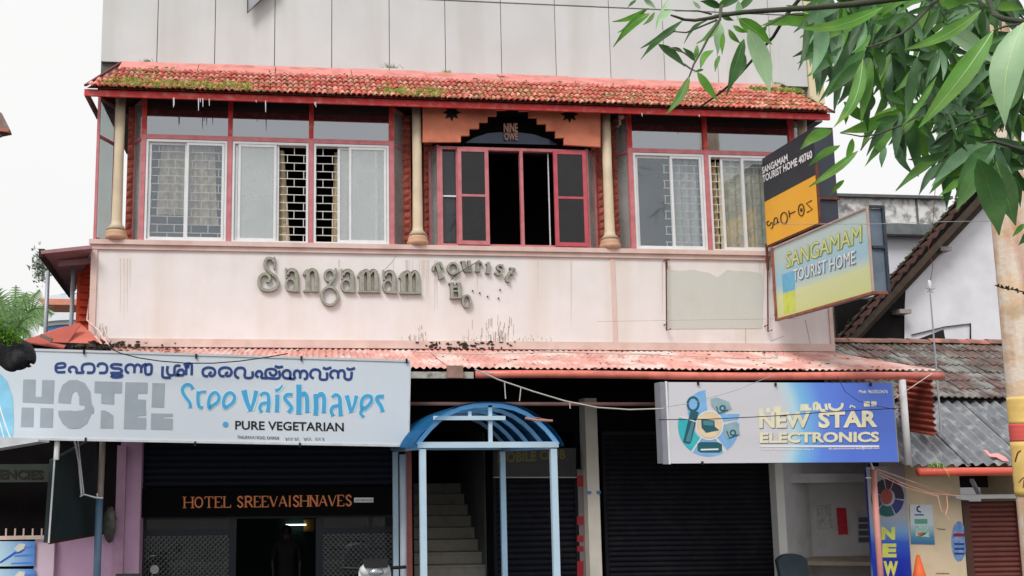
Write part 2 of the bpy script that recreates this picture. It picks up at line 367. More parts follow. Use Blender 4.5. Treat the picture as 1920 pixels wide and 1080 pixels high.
# ---- tiled roof over the windows
YE, ZEV = -.38, 8.10
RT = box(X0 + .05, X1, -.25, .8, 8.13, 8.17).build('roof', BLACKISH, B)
box(X0 - .12, X1 - .02, YE + .02, YE + .06, 7.99, 8.09).build('fascia_board', REDP, RT)
box(X0 - .12, X0 - .08, YE + .062, .7, 7.99, 8.09).build('fascia_board', mat('grey_fascia', (120, 90, 88), .7), RT)
ya, za, yb, zb = YE - .05, 8.10, .34, 8.70          # tile slope
sl_ = Vector((0, yb - ya, zb - za)); sll = sl_.length; sdir = sl_.normalized(); snrm = Vector((0, -sdir.z, sdir.y))
def small_tile():
    b = MB(); W_, L_ = .0835, .21
    def fn(u, v):
        a = math.pi * u; x = -W_ / 2 + W_ * u; h = math.sin(a) * .034; yy = -.5 * L_ + L_ * v
        return Vector((x, 0, 0)) + sdir * yy + snrm * (h + .012 - .02 * v)
    b.grid(fn, 6, 1)
    k = len(b.v)
    pts = [fn(i / 6, 0) for i in range(7)]; b.add(pts + [p - snrm * .012 for p in pts], [(i, i + 7, i + 8, i + 1) for i in range(6)])
    return b.mesh('tile', TILE, smooth=False)
tm = small_tile(); nx = 134; rows = 5; stuff_t = MB()
xl0 = X0 - .08; pitch = (X1 + .02 - xl0) / nx
base_v = [v.co.copy() for v in tm.vertices]; base_f = [tuple(p.vertices) for p in tm.polygons]
for r in range(rows):
    for i in range(nx):
        t = (r + .5) / rows; inset = 0
        x = xl0 + pitch * (i + .5)
        if x < xl0 + t * .35: continue
        if x > X1 - t * .25: continue
        p = Vector((x, ya, za)) + sl_ * t + snrm * random.uniform(0, .008)
        if r < 2: 
            o = inst('tile', tm, p, RT); o.rotation_euler = (random.uniform(-.03, .03), random.uniform(-.04, .04), random.uniform(-.05, .05))
        else: stuff_t.add([v + p for v in base_v], base_f)
stuff_t.build('tile_field', TILE, RT, kind='stuff')
MB().add([(xl0, ya + .02, za - .015), (X1, ya + .02, za - .015), (X1 - .25, yb + .05, zb - .01), (xl0 + .3, yb + .05, zb - .01)], [(0, 1, 2, 3)]).build('roof_bed', mat('roof_mortar', (120, 62, 55), .9), RT)
nfl = 9
for i in range(nfl):
    a = xl0 + .32 + (X1 - .3 - xl0 - .3) * i / nfl; b_ = xl0 + .32 + (X1 - .3 - xl0 - .3) * (i + 1) / nfl - .012; j = random.uniform(-.01, .01)
    MB().slab((a, yb - .02, zb - .005 + j), (b_, yb - .02, zb + j), (b_, YC - .005, ZC + .02 + j), (a, YC - .005, ZC + .02 + j), .03).build('flashing', FLASH, RT)
MB().bar((X0 - .1, YE - .02, 8.13), (X0 + .22, YC - .02, 8.95), .04, .03).build('verge_trim', mat('dark_red_trim', (110, 50, 48), .7), RT)
MB().bar((X1 + .03, YE - .02, 8.10), (X1 - .2, YC - .02, 8.98), .04, .03).build('verge_trim', MATS['dark_red_trim'], RT)
# moss tufts on the tiles
ms = MB(); ms2 = MB()
def on_roof(x, t): return Vector((x, ya, za)) + sl_ * t + snrm * .035
def tuft(mb, p, s, n=5, N=Vector((0, -.5, .8))):
    for _ in range(n):
        d = Vector((random.uniform(-1, 1), random.uniform(-1, .4), random.uniform(.1, 1))).normalized() * s * random.uniform(.5, 1.3); q = p + Vector((random.gauss(0, s * .6), random.gauss(0, s * .3), 0))
        sd_ = d.cross(Vector((random.random(), random.random(), .3))).normalized() * s * .3
        mb.add([q - sd_, q + sd_, q + d + sd_ * .2], [(0, 1, 2)])
for a, b_, n, tm_, td in ((190, 1540, 260, .5, .35), (200, 470, 380, .16, .13), (720, 830, 170, .2, .16), (230, 330, 80, .75, .15), (470, 720, 90, .2, .15), (830, 1150, 260, .3, .2), (1150, 1540, 420, .3, .22), (880, 1000, 50, .55, .2), (1440, 1535, 160, .98, .06)):
    for _ in range(n):
        px = random.uniform(a, b_); x = XZ(px, 180, -.2)[0]; t = min(1.05, max(.0, random.gauss(tm_, td))); p = on_roof(x, t)
        bright = a in (200, 720) or (a == 1440)
        if bright and random.random() < .7: tuft(ms, p, random.uniform(.02, .06))
        else: (ms if random.random() < .25 else ms2).blob(p - snrm * .01, random.uniform(.012, .035), .02, .012, .4, 5, 3)
ms.build('moss', MOSS, RT, kind='stuff'); ms2.build('lichen', mat('lichen', (150, 140, 92), .95, .3, 20, .3), RT, kind='stuff')
ws = MB()
for px, l in ((380, .12), (375, .05), (392, .1), (498, .07), (480, .03), (590, .04), (326, .11), (1203, .05), (1310, .03)):
    x = XZ(px, 190, YE)[0]; ws.tube([(x, YE + .015, 8.0), (x + .005, YE + .01, 7.99 - l)], [.008, .004], 5)
for px, l in ((325, .14), (372, .18), (498, .17), (380, .08), (592, .07)):
    x = XZ(px, 190, YE)[0]; ws.tube([(x, YE + .015, 8.0), (x + .004, YE + .012, 7.99 - l)], [.009, .004], 5)
ws.build('lime_drip', WHITE, RT, kind='stuff')
# ---- columns
def column(px, pb):
    c = PY(.05); x = XZ(px, 330, -.02)[0]; b = MB(); y = -.0 + .02
    b.lathe((x, y, ZS + .07), [(.15, .16), (.085, .24), (.08, .3), (.072, 1.2), (.075, 2.25)], 18)
    o = b.build('column', CREAM, B, smooth=True)
    q = MB().lathe((x, y, ZS + .071), [(.14, 0), (.165, .03), (.17, .06), (.15, .085), (.155, .10), (.145, .13), (.13, .16)], 20).build('column_base', mat('tan_stone', (205, 165, 135), .8, .12, 8, .2), o, smooth=True)
for px in (221, 783, 1141, 1512): column(px, 0)
# ---- brick piers
bm_ = MB().hexa([(-.055, .0, -.055), (.055, .0, -.055), (.055, .1, -.055), (-.055, .1, -.055), (-.055, .0, .055), (.055, .0, .055), (.055, .1, .055), (-.055, .1, .055)])
bm_.v = []; bm_.f = []
def rough_brick(w_, h_):
    b = MB(); n = 3
    vs = []
    for i in range(4):
        for j in range(4):
            u, v = i / 3, j / 3; d = 0 if i in (0, 3) or j in (0, 3) else random.uniform(.012, .03)
            vs.append((-w_ / 2 + w_ * u, -d, -h_ / 2 + h_ * v))
    k = [(i * 4 + j, (i + 1) * 4 + j, (i + 1) * 4 + j + 1, i * 4 + j + 1) for i in range(3) for j in range(3)]
    b.add(vs, k); b.add([(-w_ / 2, 0, -h_ / 2), (w_ / 2, 0, -h_ / 2), (w_ / 2, .08, -h_ / 2), (-w_ / 2, .08, -h_ / 2), (-w_ / 2, 0, h_ / 2), (w_ / 2, 0, h_ / 2), (w_ / 2, .08, h_ / 2), (-w_ / 2, .08, h_ / 2)], [(0, 3, 2, 1), (4, 5, 6, 7), (1, 2, 6, 5), (3, 0, 4, 7)])
    return b.mesh('brick', BRICK)
brs = [rough_brick(.1, .115) for _ in range(3)]
def pier(pxa, pxb):
    y = .33; xa = XZ(pxa, 340, y)[0]; xb = XZ(pxb, 340, y)[0]
    o = box(xa, xb, y + .02, .7, ZS + .06, 8.1).build('brick_pier', mat('mortar', (130, 70, 60), .9, .2, 10, .3), B)
    n = max(1, round((xb - xa) / .105)); wv = (xb - xa) / n
    for r in range(18):
        for i in range(n):
            q = inst('brick', random.choice(brs), (xa + wv * (i + .5), y, ZS + .13 + r * .121 + (.02 if i % 2 else 0)), o); q.scale = (wv / .105, 1, 1)
for a, b_ in ((237, 250), (754, 771), (795, 812), (1110, 1131), (1150, 1160)): pier(a, b_)
# ---- window bays
GL1 = glass('hazy_window_glass', (245, 248, 250), .07, .10, (160, 168, 176))
GL2 = glass('frosted_window_glass', (245, 247, 247), .26, .16, (222, 226, 224))
GLD = glass('dark_window_glass', (60, 62, 66), .05, .05)
GRIL = mat('white_grille', (215, 214, 208), .5, .06, 10, 0, .3, (150, 120, 90), 12)
CURT = mat('beige_curtain', (228, 206, 172), .9, .12, 5, .1, .4, (170, 140, 100), 3, trans=.3)
CURT2 = mat('pale_curtain', (232, 230, 220), .9, .1, 5, .1, trans=.3)
ZT0, ZT1, ZTOP = 7.49, 7.56, 8.12      # transom rail, top
Yw = .05
def vbar(mb, x, y, z0, z1, wd=.05, d=.05): mb.box(x - wd / 2, x + wd / 2, y, y + d, z0, z1)
def rect_frame(mb, xa, xb, z0, z1, y, wd, d):
    mb.box(xa, xa + wd, y, y + d, z0, z1); mb.box(xb - wd, xb, y, y + d, z0, z1)
    mb.box(xa + wd, xb - wd, y, y + d, z1 - wd, z1); mb.box(xa + wd, xb - wd, y, y + d, z0, z0 + wd)
def X(px, y=360, Y=Yw): return XZ(px, y, Y)[0]
def grille(xa, xb, z0, z1, y, par):
    b = MB(); hh = .125; ww = .25; r = 0; z = z0
    while z < z1:
        b.box(xa, xb, y, y + .012, z - .006, z + .006)
        x = xa + (ww / 2 if r % 2 else 0.02)
        while x < xb: b.box(x - .006, x + .006, y + .001, y + .013, z + .0065, min(z1, z + hh) - .0065); x += ww
        z += hh; r += 1
    return b.build('grille', GRIL, par)
def curtain(xa, xb, z0, z1, y, par, m=CURT, xc=None, xd=None):
    xc = xa if xc is None else xc; xd = xb if xd is None else xd
    n = max(8, int((xb - xa) / .02))
    return MB().grid(lambda u, v: ((xc + (xd - xc) * u) * (1 - v) + (xa + (xb - xa) * u) * v, y + .025 * math.sin(u * n * .9) + .008 * math.sin(u * 31 + v * 4), z0 + (z1 - z0) * v), n * 2, 4).build('curtain', m, par, smooth=True)
def window(xa, xb, sashes, panes, label=None):
    """white sliding window: outer frame, sashes [(x0,x1)], panes"""
    f = MB(); rect_frame(f, xa, xb, ZS + .075, ZT0 - .005, Yw - .02, .035, .08); o = f.build('window', ALU, B)
    for k, (a, b_, g) in enumerate(sashes):
        s_ = MB(); yy = Yw + (.0 if k % 2 else .028); rect_frame(s_, a, b_, ZS + .112, ZT0 - .042, yy - .012, .038, .022); s_.build('sash', ALU, o)
        MB().box(a + .039, b_ - .039, yy - .004, yy + .002, ZS + .15, ZT0 - .08).build('pane', g, o)
    return o
def bay(pa, pb, mull, top=REDP, pier_l=None, pier_r=None, trans=True, zt=ZT0):
    xa, xb = X(pa), X(pb); xm = [X(m) for m in mull]
    f = MB(); lower = MB()
    for x in [xa] + xm + [xb]:
        box(x - .035, x + .035, Yw - .03, Yw + .05, ZT1 + .001, ZTOP).build('mullion', top, B); lower.box(x - .035, x + .035, Yw - .03, Yw + .05, ZS + .071, ZT0 + .0)
    for a, b_ in zip([xa] + xm, xm + [xb]): lower.box(a + .036, b_ - .036, Yw - .025, Yw + .045, ZT0 + .002, ZT1)
    for x in [xa] + xm + [xb]: lower.box(x - .036, x + .036, Yw - .028, Yw + .048, ZT0 + .0005, ZT1)
    lower.box(xa + .036, xb - .036, Yw - .02, Yw + .05, ZS + .071, ZS + .074)
    lower.build('lower_frame', FRAMEP, B)
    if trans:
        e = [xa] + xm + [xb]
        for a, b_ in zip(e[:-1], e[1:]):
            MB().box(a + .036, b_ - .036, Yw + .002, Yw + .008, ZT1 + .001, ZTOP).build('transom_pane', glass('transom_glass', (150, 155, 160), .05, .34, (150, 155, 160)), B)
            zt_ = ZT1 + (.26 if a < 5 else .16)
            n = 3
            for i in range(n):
                w_ = (b_ - a - .1) / n; MB().box(a + .05 + w_ * i + .005, a + .05 + w_ * (i + 1) - .005, Yw + .05, Yw + .07, ZT1 + .003, zt_).build('reflection_panel', mat('grey_reflection_panel', (178, 184, 192), .5, .12, 3, rand=.08), B)  # grey panels added behind the glass, standing in for its tiled reflection
    return xa, xb, xm
def splay(pa, pb, ya_, yb_, z1=ZTOP, m=GL2):
    """slanting side light between bay and pier"""
    xa, xb = XZ(pa, 350, ya_)[0], XZ(pb, 350, yb_)[0]; A = Vector((xa, ya_, 0)); Bv = Vector((xb, yb_, 0))
    def P(t, z): return A.lerp(Bv, t) + Vector((0, 0, z))
    f = MB()
    for t in (0, 1): f.bar(P(t, ZS + .07), P(t, z1), .04, .04)
    for z in (ZS + .1, ZT0 + .02, z1 - .02): f.bar(P(.03, z), P(.97, z), .035, .04)
    o = f.build('side_light', FRAMEP, B)
    for z0, zz in ((ZS + .12, ZT0), (ZT0 + .04, z1 - .04)):
        q = [P(.04, z0), P(.96, z0), P(.96, zz), P(.04, zz)]; MB().slab(*q, .006).build('pane', m, o)
# left bay
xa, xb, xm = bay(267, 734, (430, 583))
splay(250, 265, .35, .05); splay(756, 737, .35, .05)
w1 = window(xa + .04, xm[0] - .04, [(xa + .08, X(350), GL1), (X(348), xm[0] - .08, GL1)], None)
w2 = window(xm[0] + .04, xm[1] - .04, [(X(440), X(523), GL2), (X(446), X(518), GL2)], None)
w3 = window(xm[1] + .04, xb - .04, [(X(633), X(708), GL2), (X(654), xb - .08, GL2)], None)
grille(xa + .1, xm[0] - .1, ZS + .1, ZT0 - .05, .10, w1); grille(xm[0] + .1, xm[1] - .06, ZS + .1, ZT0 - .05, .10, w2); grille(xm[1] + .06, xb - .1, ZS + .1, ZT0 - .05, .10, w3)
curtain(X(300), X(345), 6.35, 7.46, .15, w1, CURT, X(292), X(346)); curtain(X(352), X(400), 6.2, 7.46, .15, w1, CURT, X(350), X(408))
curtain(X(515), X(532), ZS + .1, 7.4, .17, w2, CURT, X(515), X(545)); curtain(X(440), X(515), ZS + .1, 7.42, .16, w2, CURT2)
curtain(X(628), X(640), ZS + .1, 7.4, .17, w3, CURT, X(622), X(640)); curtain(X(640), X(720), ZS + .1, 7.42, .16, w3, CURT2)
# left corner light (glass return)
splay(181, 213, .02, .45, m=glass('clear_side_glass', (225, 232, 230), .12, .2))
# right bay
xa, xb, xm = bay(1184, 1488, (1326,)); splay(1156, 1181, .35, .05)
w4 = window(xa + .04, xm[0] - .04, [(xa + .08, X(1262), GL1), (X(1258), xm[0] - .08, GL1)], None)
w5 = window(xm[0] + .04, xb - .04, [(X(1354), X(1396), GL1), (X(1392), X(1440), GL1), (X(1438), xb - .08, GL1)], None)
grille(xa + .55, xm[0] - .1, ZS + .1, ZT0 - .05, .10, w4); grille(xm[0] + .06, xb - .1, ZS + .1, ZT0 - .05, .10, w5)
curtain(X(1268), X(1318), ZS + .1, 7.42, .2, w4, CURT2); curtain(X(1337), X(1352), ZS + .1, 7.4, .16, w5, mat('patterned_curtain', (190, 165, 125), .9, .3, 30, .1, .8, (120, 80, 50), 30)); curtain(X(1355), X(1470), ZS + .1, 7.42, .2, w5, mat('cream_curtain', (236, 228, 200), .9, .1, 5))
splay(1492, 1510, .05, .35)
# centre bay
xa, xb = X(824), X(1099); f = MB(); zt = 7.50
rect_frame(f, xa, xb, ZS + .072, zt, Yw - .03, .045, .08)
for px, wd in ((857, .03), (978, .05)): x = X(px); f.box(x - wd / 2, x + wd / 2, Yw - .028, Yw + .048, ZS + .118, zt - .046)
cw = f.build('window', FRAMEP, B)
zm = XZ(950, 370, Yw)[1]
def cs(a, b_, y, wd, m):
    q = MB(); rect_frame(q, X(a), X(b_), ZS + .10, zt - .03, y, wd, .04); q.box(X(a) + wd, X(b_) - wd, y + .004, y + .036, zm - .018, zm + .018); q.build('sash', m, cw)
    MB().box(X(a) + wd, X(b_) - wd, y + .01, y + .016, ZS + .12, zt - .05).build('pane', mat('black_film_pane', (36, 35, 38), .25, .1), cw)
cs(857, 915, Yw - .075, .06, FRAMEP); cs(1037, 1098, Yw - .075, .06, FRAMER)
q = MB(); q.box(X(829) + .0, X(855), Yw, Yw + .03, zm - .012, zm + .012); q.build('rail', ALU, cw)
MB().box(X(829), X(855), Yw + .035, Yw + .04, ZS + .12, zt - .05).build('pane', GLD, cw)
q = MB()
for px in (917, 981, 1031): x = X(px); q.box(x - .008, x + .008, Yw + .05, Yw + .07, ZS + .12, zt - .05)
q.build('track', ALU, cw)
splay(806, 822, .3, .05, 7.52); splay(1115, 1101, .3, .05, 7.52)
# stepped arch board with star cut-outs : outer board minus openings via grid-free polygon pieces
AB = PY(-.04)
OR = mat('orange_terracotta_paint', (226, 138, 108), .8, .1, 4, .15, .55, (176, 78, 60), 3)
left = [(792, 190), (792, 268), (863, 268), (863, 256), (879, 256), (879, 243), (897, 243), (897, 231), (913, 231), (913, 219), (930, 219), (930, 208), (948, 208), (948, 196)]
right = [(972, 197), (972, 210), (990, 210), (990, 222), (1006, 222), (1006, 234), (1023, 234), (1023, 247), (1040, 247), (1040, 260), (1056, 260), (1056, 273), (1124, 277), (1124, 200)]
MB().poly(AB, left, 0, .05).build('arch_board', OR, B); MB().poly(AB, right, 0, .05).build('arch_board', OR, B)
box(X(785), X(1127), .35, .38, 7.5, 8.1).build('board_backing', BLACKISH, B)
def star(cx_, cy_, r):
    return [(cx_ + (r if i % 2 == 0 else r * .55) * math.sin(i * math.pi / 8), cy_ - (r if i % 2 == 0 else r * .55) * math.cos(i * math.pi / 8)) for i in range(16)]
for c in ((846, 213), (1066, 216)): MB().poly(AB, star(*c, 17), .0515, .004).build('star_cutout', BLK, B)
MB().poly(PY(.1), [(872, 268), (890, 258), (915, 250), (957, 247), (1000, 252), (1030, 262), (1046, 272)], 0, .01).build('arch_glass', mat('blue_black_glass', (52, 66, 92), .2), B)
TX = mat('dull_brass_letters', (190, 150, 135), .6)
text('NINE', PY(.08), (944, 249), (970, 249), (944, 232), TX, B, .01, .02, .03); text('OWE', PY(.08), (945, 264), (970, 264), (945, 250), TX, B, .01, .02, .03)
# split air conditioner pipes / lamp at third column
lp = MB(); p = PY(-.05).hit(1162, 222); lp.tube([p, p + Vector((.0, .0, -.1)), p + Vector((-.04, 0, -.14))], .02, 8); lp.blob(p + Vector((.02, 0, .03)), .05, .05, .04, .1)
lp.build('wall_bracket', mat('tan_plastic', (190, 160, 140), .5), B)

# ================================================================== LETTERS ON THE PARAPET
LT = thing('wall_lettering', 'weathered raised letters reading Sangamam Tourist Ho on the pink wall', 'lettering', F0.hit(700, 560))
TH = .055
def letter(strokes, k, ox, oy, m=LETTER):
    b = MB(); bs = MB()
    for st_ in strokes:
        pts, wd = st_[0], st_[1]; cl = len(st_) > 2 and st_[2]; sm = not (len(st_) > 3 and st_[3])
        ww = [v / k * 1.22 for v in wd] if isinstance(wd, (list, tuple)) else wd / k * 1.22
        dz = random.uniform(0, .004)
        b.stroke(F0, tf(ox, oy, k, pts), ww, .006, TH + dz, cl, sm)
        bs.stroke(F0, tf(ox, oy, k, pts), (ww if not isinstance(ww, list) else max(ww)) + .5, .003, TH * .5, cl, sm)
    o = b.build('letter', m, LT); bs.build('letter_backing', LETTER2, o)
def ring(cx_, cy_, rx, ry, n=12, a0=0): return [(cx_ + rx * math.cos(a0 + 2 * math.pi * i / n), cy_ + ry * math.sin(a0 + 2 * math.pi * i / n)) for i in range(n)]
k, ox, oy = 5.647, 470, 470
letter([([(248, 125), (225, 92), (180, 88), (152, 125), (158, 180), (210, 240), (268, 285), (288, 340), (265, 400), (195, 425), (120, 408), (88, 350), (98, 285), (140, 253), (185, 265), (203, 300), (188, 328), (165, 322)], 24), ([(250, 72), (252, 200)], 12, False, True)], k, ox, oy)
def la(dx, dy):
    letter([([(392 + dx, 262 + dy), (405 + dx, 225 + dy), (440 + dx, 210 + dy), (478 + dx, 235 + dy), (482 + dx, 300 + dy), (482 + dx, 425 + dy)], [16, 36]), (ring(420 + dx, 365 + dy, 48, 62), 16, True), ([(374 + dx, 190 + dy), (378 + dx, 300 + dy)], 13, False, True), ([(440 + dx, 432 + dy), (518 + dx, 432 + dy)], 13, False, True)], k, ox, oy)
la(0, 0); la(588, 8); la(1030, 18)
letter([([(560, 262), (580, 228), (608, 208)], 22), ([(604, 225), (604, 425)], 34, False, True), ([(612, 250), (640, 212), (675, 218), (690, 255), (690, 425)], [14, 34]), ([(555, 432), (632, 432)], 13, False, True), ([(645, 432), (722, 432)], 13, False, True)], k, ox, oy)
letter([(ring(835, 268, 50, 58), 20, True), ([(886, 262), (898, 225), (898, 190)], 14), ([(872, 310), (842, 345), (828, 378), (850, 392)], 20), (ring(835, 485, 85, 95, 16), 20, True)], k, ox, oy)
def lm(dx, dy):
    letter([([(1138 + dx, 285 + dy), (1160 + dx, 240 + dy), (1185 + dx, 222 + dy)], 22), ([(1172 + dx, 240 + dy), (1172 + dx, 430 + dy)], 40, False, True), ([(1185 + dx, 260 + dy), (1210 + dx, 222 + dy), (1238 + dx, 232 + dy), (1248 + dx, 280 + dy), (1248 + dx, 430 + dy)], [14, 36]), ([(1262 + dx, 260 + dy), (1290 + dx, 220 + dy), (1318 + dx, 235 + dy), (1325 + dx, 280 + dy), (1325 + dx, 430 + dy)], [14, 38]), ([(1135 + dx, 440 + dy), (1368 + dx, 440 + dy)], 14, False, True)], k, ox, oy)
lm(0, 0); lm(437, 14)
k, ox, oy = 9.0, 790, 470
letter([([(262, 250), (325, 470)], 52, False, True), ([(190, 345), (200, 285), (250, 240), (312, 215), (345, 300)], 30), ([(285, 485), (385, 445)], 22, False, True)], k, ox, oy)
letter([(ring(525, 310, 82, 90), 28, True)], k, ox, oy)
letter([([(693, 195), (715, 320), (750, 352), (800, 335)], 36), ([(795, 190), (815, 335)], 38, False, True), ([(650, 195), (730, 190)], 18, False, True), ([(765, 188), (815, 185)], 18, False, True), ([(735, 358), (845, 350)], 18, False, True)], k, ox, oy)
letter([([(935, 205), (938, 345)], 36, False, True), ([(945, 235), (975, 200), (1015, 240)], 24), ([(900, 352), (985, 352)], 18, False, True)], k, ox, oy)
letter([([(1125, 205), (1112, 372)], 34, False, True), ([(1080, 240), (1130, 210)], 20, False, True), ([(1070, 378), (1150, 388)], 18, False, True)], k, ox, oy)
letter([([(1352, 265), (1300, 255), (1270, 285), (1290, 325), (1335, 345), (1335, 390), (1290, 415), (1228, 375)], 26), ([(1365, 240), (1355, 300)], 14, False, True)], k, ox, oy)
letter([([(1530, 320), (1470, 400), (1430, 460), (1430, 510), (1480, 525)], 32), ([(1475, 300), (1575, 320)], 22, False, True), ([(1480, 380), (1545, 410)], 18, False, True)], k, ox, oy)
letter([([(500, 560), (510, 800)], 38, False, True), ([(620, 560), (635, 795)], 38, False, True), ([(510, 625), (625, 620)], 22, False, True), ([(512, 695), (628, 690)], 18, False, True), ([(450, 562), (545, 556)], 18, False, True), ([(585, 556), (660, 560)], 18, False, True), ([(475, 808), (665, 802)], 18, False, True)], k, ox, oy)
letter([(ring(755, 860, 66, 98), 26, True)], k, ox, oy)
nb = MB()
for x, y in ((862, 680), (982, 715), (1115, 775), (1325, 662), (1298, 805)): q = F0.hit(ox + x / k, oy + y / k); nb.lathe(q, [(.012, -.03), (.012, 0)], 6, 'y')
nb.build('fixing_stub', RUST, LT)
tag(MB().stroke(PY(-.08), tf(ox, oy, k, [(985, 160), (900, 215), (620, 385), (495, 500)]), 1.1, .0, .012, smooth=False).stroke(PY(-.085), tf(ox, oy, k, [(780, 290), (590, 400), (500, 465)]), .9, 0, .01, smooth=False).build('stick', BLK), 'thin black forked stick caught across the raised Tourist letters', 'stick')

# ---- iron brackets on the parapet
for i, (px, y0, y1) in enumerate(((1249, 487, 620), (1439, 485, 622))):
    b = MB(); a, c = PY(-.10).hit(px, y0), PY(-.10).hit(px + 1, y1)
    b.tube([a, c, c + Vector((.07, 0, .03))], .011, 6); b.tube([a, a + Vector((.06, .02, .0))], .01, 6); b.tube([a, (a.x, -.001, a.z)], .009, 6); b.tube([c + Vector((0, 0, .1)), (c.x, -.001, c.z + .1)], .009, 6)
    tag(b.build('iron_bracket', RUST), ('rusty hooked iron rod left of the grey repair patch' if i == 0 else 'rusty hooked iron rod under the orange sign board'), 'bracket', 'iron rods on the parapet')

# ================================================================== PROJECTING SIGNS
XS = 7.66
PS = Pl((XS, 0, 0), (-1, 0, 0))
def boxsign(name, label, ya_, yb_, z0, z1, thick, face_m, side_m):
    o = thing(name, label, 'sign', (XS + thick / 2, (ya_ + yb_) / 2, z0))
    box(XS + .004, XS + thick, yb_, ya_, z0, z1).build('sign_box', side_m, o)
    return o
RSTF = mat('rust_frame', (150, 92, 72), .7, .2, 10, .2, .5, (90, 60, 50), 8)
o1 = boxsign('projecting_sign', 'black and orange box sign reading SPOT ON, projecting above the pale hotel sign', -.1, -1.65, 5.99, 7.40, .30, None, mat('charcoal_side', (58, 62, 74), .5, .1, 3))
s1 = o1
charc = mat('charcoal_vinyl', (52, 54, 62), .4, .05); orng = mat('orange_vinyl', (255, 186, 60), .4, .04, 2, 0, .15, (225, 150, 60), 3)
zmid = PS.hit(1480, 354).z
MB().slab((XS, -.1, zmid), (XS, -1.65, zmid), (XS, -1.65, 7.40), (XS, -.1, 7.40), .003).build('black_face', charc, s1)
MB().slab((XS, -.1, 5.99), (XS, -1.65, 5.99), (XS, -1.65, zmid - .002), (XS, -.1, zmid - .002), .003).build('orange_face', orng, s1)
b = MB()
for a, c in (((XS, -.1, 5.97), (XS, -1.68, 5.97)), ((XS + .31, -.1, 5.97), (XS + .31, -1.68, 5.97)), ((XS, -1.67, 5.97), (XS + .31, -1.67, 5.97)), ((XS, -1.675, 5.95), (XS, -1.675, 6.9)), ((XS, -1.67, 6.34), (XS + .32, -1.67, 6.34)), ((XS, -.08, 5.6), (XS, -.08, 6.02)), ((XS + .3, -.4, 5.6), (XS + .3, -.4, 6.02))): b.bar(a, c, .03)
b.build('sign_frame', RUST, s1)
WT = mat('white_print', (240, 240, 240), .5, .02)
text('SANGAMAM', PS, (1430, 327), (1478, 302), (1429, 314), WT, s1, .006, 0, .03); text('TOURIST HOME 40760', PS, (1431, 343), (1524, 296), (1430, 329), WT, s1, .006, 0, .03)
b = MB(); t4 = lambda pts: tf(1120, 120, 2, pts); DK = mat('dark_print', (50, 42, 40), .5)
t5 = lambda p: tf(1140, 0, 2.25, p)
for pts, cl in (([(680, 932), (672, 938), (674, 950), (684, 950), (688, 940), (696, 942), (696, 958), (688, 964)], 0), ([(700, 948), (724, 936)], 0), ([(702, 946), (702, 926), (710, 918), (716, 926), (716, 940)], 0), (ring(744, 920, 14, 24, 12), 1), ([(764, 888), (768, 918)], 0), ([(766, 903), (792, 892)], 0), (ring(817, 886, 12, 25, 12), 1), (ring(817, 886, 3, 6, 8), 1), ([(840, 896), (864, 884), (838, 858), (862, 845)], 0)):
    b.stroke(PS, t5(pts), 1.9, .006, 0, bool(cl), len(pts) > 4)
b.build('lettering', DK, s1)
# Sangamam sign
s2 = boxsign('projecting_sign', 'faded blue and yellow box sign reading SANGAMAM TOURIST HOME below the orange sign', -.3, -2.83, 4.80, 5.90, .19, None, mat('slate_side', (108, 122, 138), .5, .12, 3, 0, .4, (70, 80, 92), 4))
yt, yb2 = PS.hit(1550, 500).z, 5.15
face = MB(); face.slab((XS, -.3, 4.80), (XS, -2.83, 4.80), (XS, -2.83, 5.9), (XS, -.3, 5.9), .003)
m = gradmat('faded_sign_print', (0, 0), [(0, (212, 220, 150)), (.30, (216, 224, 172)), (.38, (192, 214, 212)), (.46, (164, 204, 220)), (.62, (168, 206, 220)), (.78, (190, 210, 208)), (1, (196, 212, 210))], 0.0, 1.0, rough=.5)
face.build('sign_face', m, s2)
b = MB()
for a, c in (((XS - .01, -.28, 4.78), (XS - .01, -2.86, 4.78)), ((XS - .01, -.28, 4.765), (XS - .01, -.28, 5.935)), ((XS, -2.85, 4.78), (XS + .2, -2.85, 4.78)), ((XS + .12, -.3, 4.9), (XS + .12, .0, 4.9)), ((XS + .12, -.3, 5.7), (XS + .12, .0, 5.7)), ((XS + .12, -.3, 5.3), (XS + .12, 0, 5.3))): b.bar(a, c, .035)
b.build('sign_frame', RSTF, s2)
b = MB(); b.bar((XS - .01, -.3, 5.91), (XS - .01, -2.83, 5.91), .022); b.bar((XS - .01, -2.84, 4.8), (XS - .01, -2.84, 5.92), .026); b.build('edge_trim', mat('pale_tan_trim', (190, 168, 156), .6), s2)
MB().poly(PS, [(1466, 515), (1490, 507), (1491, 543), (1468, 550)], .0012).build('unfaded_strip', mat('unfaded_blue', (110, 185, 222), .5, .1, 8), s2); MB().poly(PS, [(1468, 551), (1491, 544), (1492, 583), (1470, 590)], .0012).build('unfaded_strip', mat('unfaded_yellow', (206, 220, 96), .5, .1, 8), s2)
b = MB()
for a, c in (((XS + .2, -2.85, 4.765), (XS + .2, -2.85, 5.935)), ((XS + .02, -2.85, 5.38), (XS + .18, -2.85, 5.38)), ((XS + .02, -2.85, 5.92), (XS + .18, -2.85, 5.92))): b.bar(a, c, .035)
b.build('end_frame', mat('dark_slate_frame', (58, 66, 78), .6), s2)
YLW = mat('faded_yellow_print', (222, 222, 140), .5, .05); GRN = mat('faded_green_print', (130, 165, 120), .5); SHD = mat('grey_print', (120, 140, 150), .5)
[text('SANGAMAM', PS, (1475 + dx, 503 + dy), (1616 + dx, 454 + dy), (1475 + dx, 474 + dy), GRN, s2, of, 0, 0) for dx, dy, of in ((-1.1, -.8, .003), (1.1, .9, .0045), (-1.1, .9, .006))]; text('SANGAMAM', PS, (1475, 503), (1616, 454), (1475, 474), YLW, s2, .008, 0, 0)
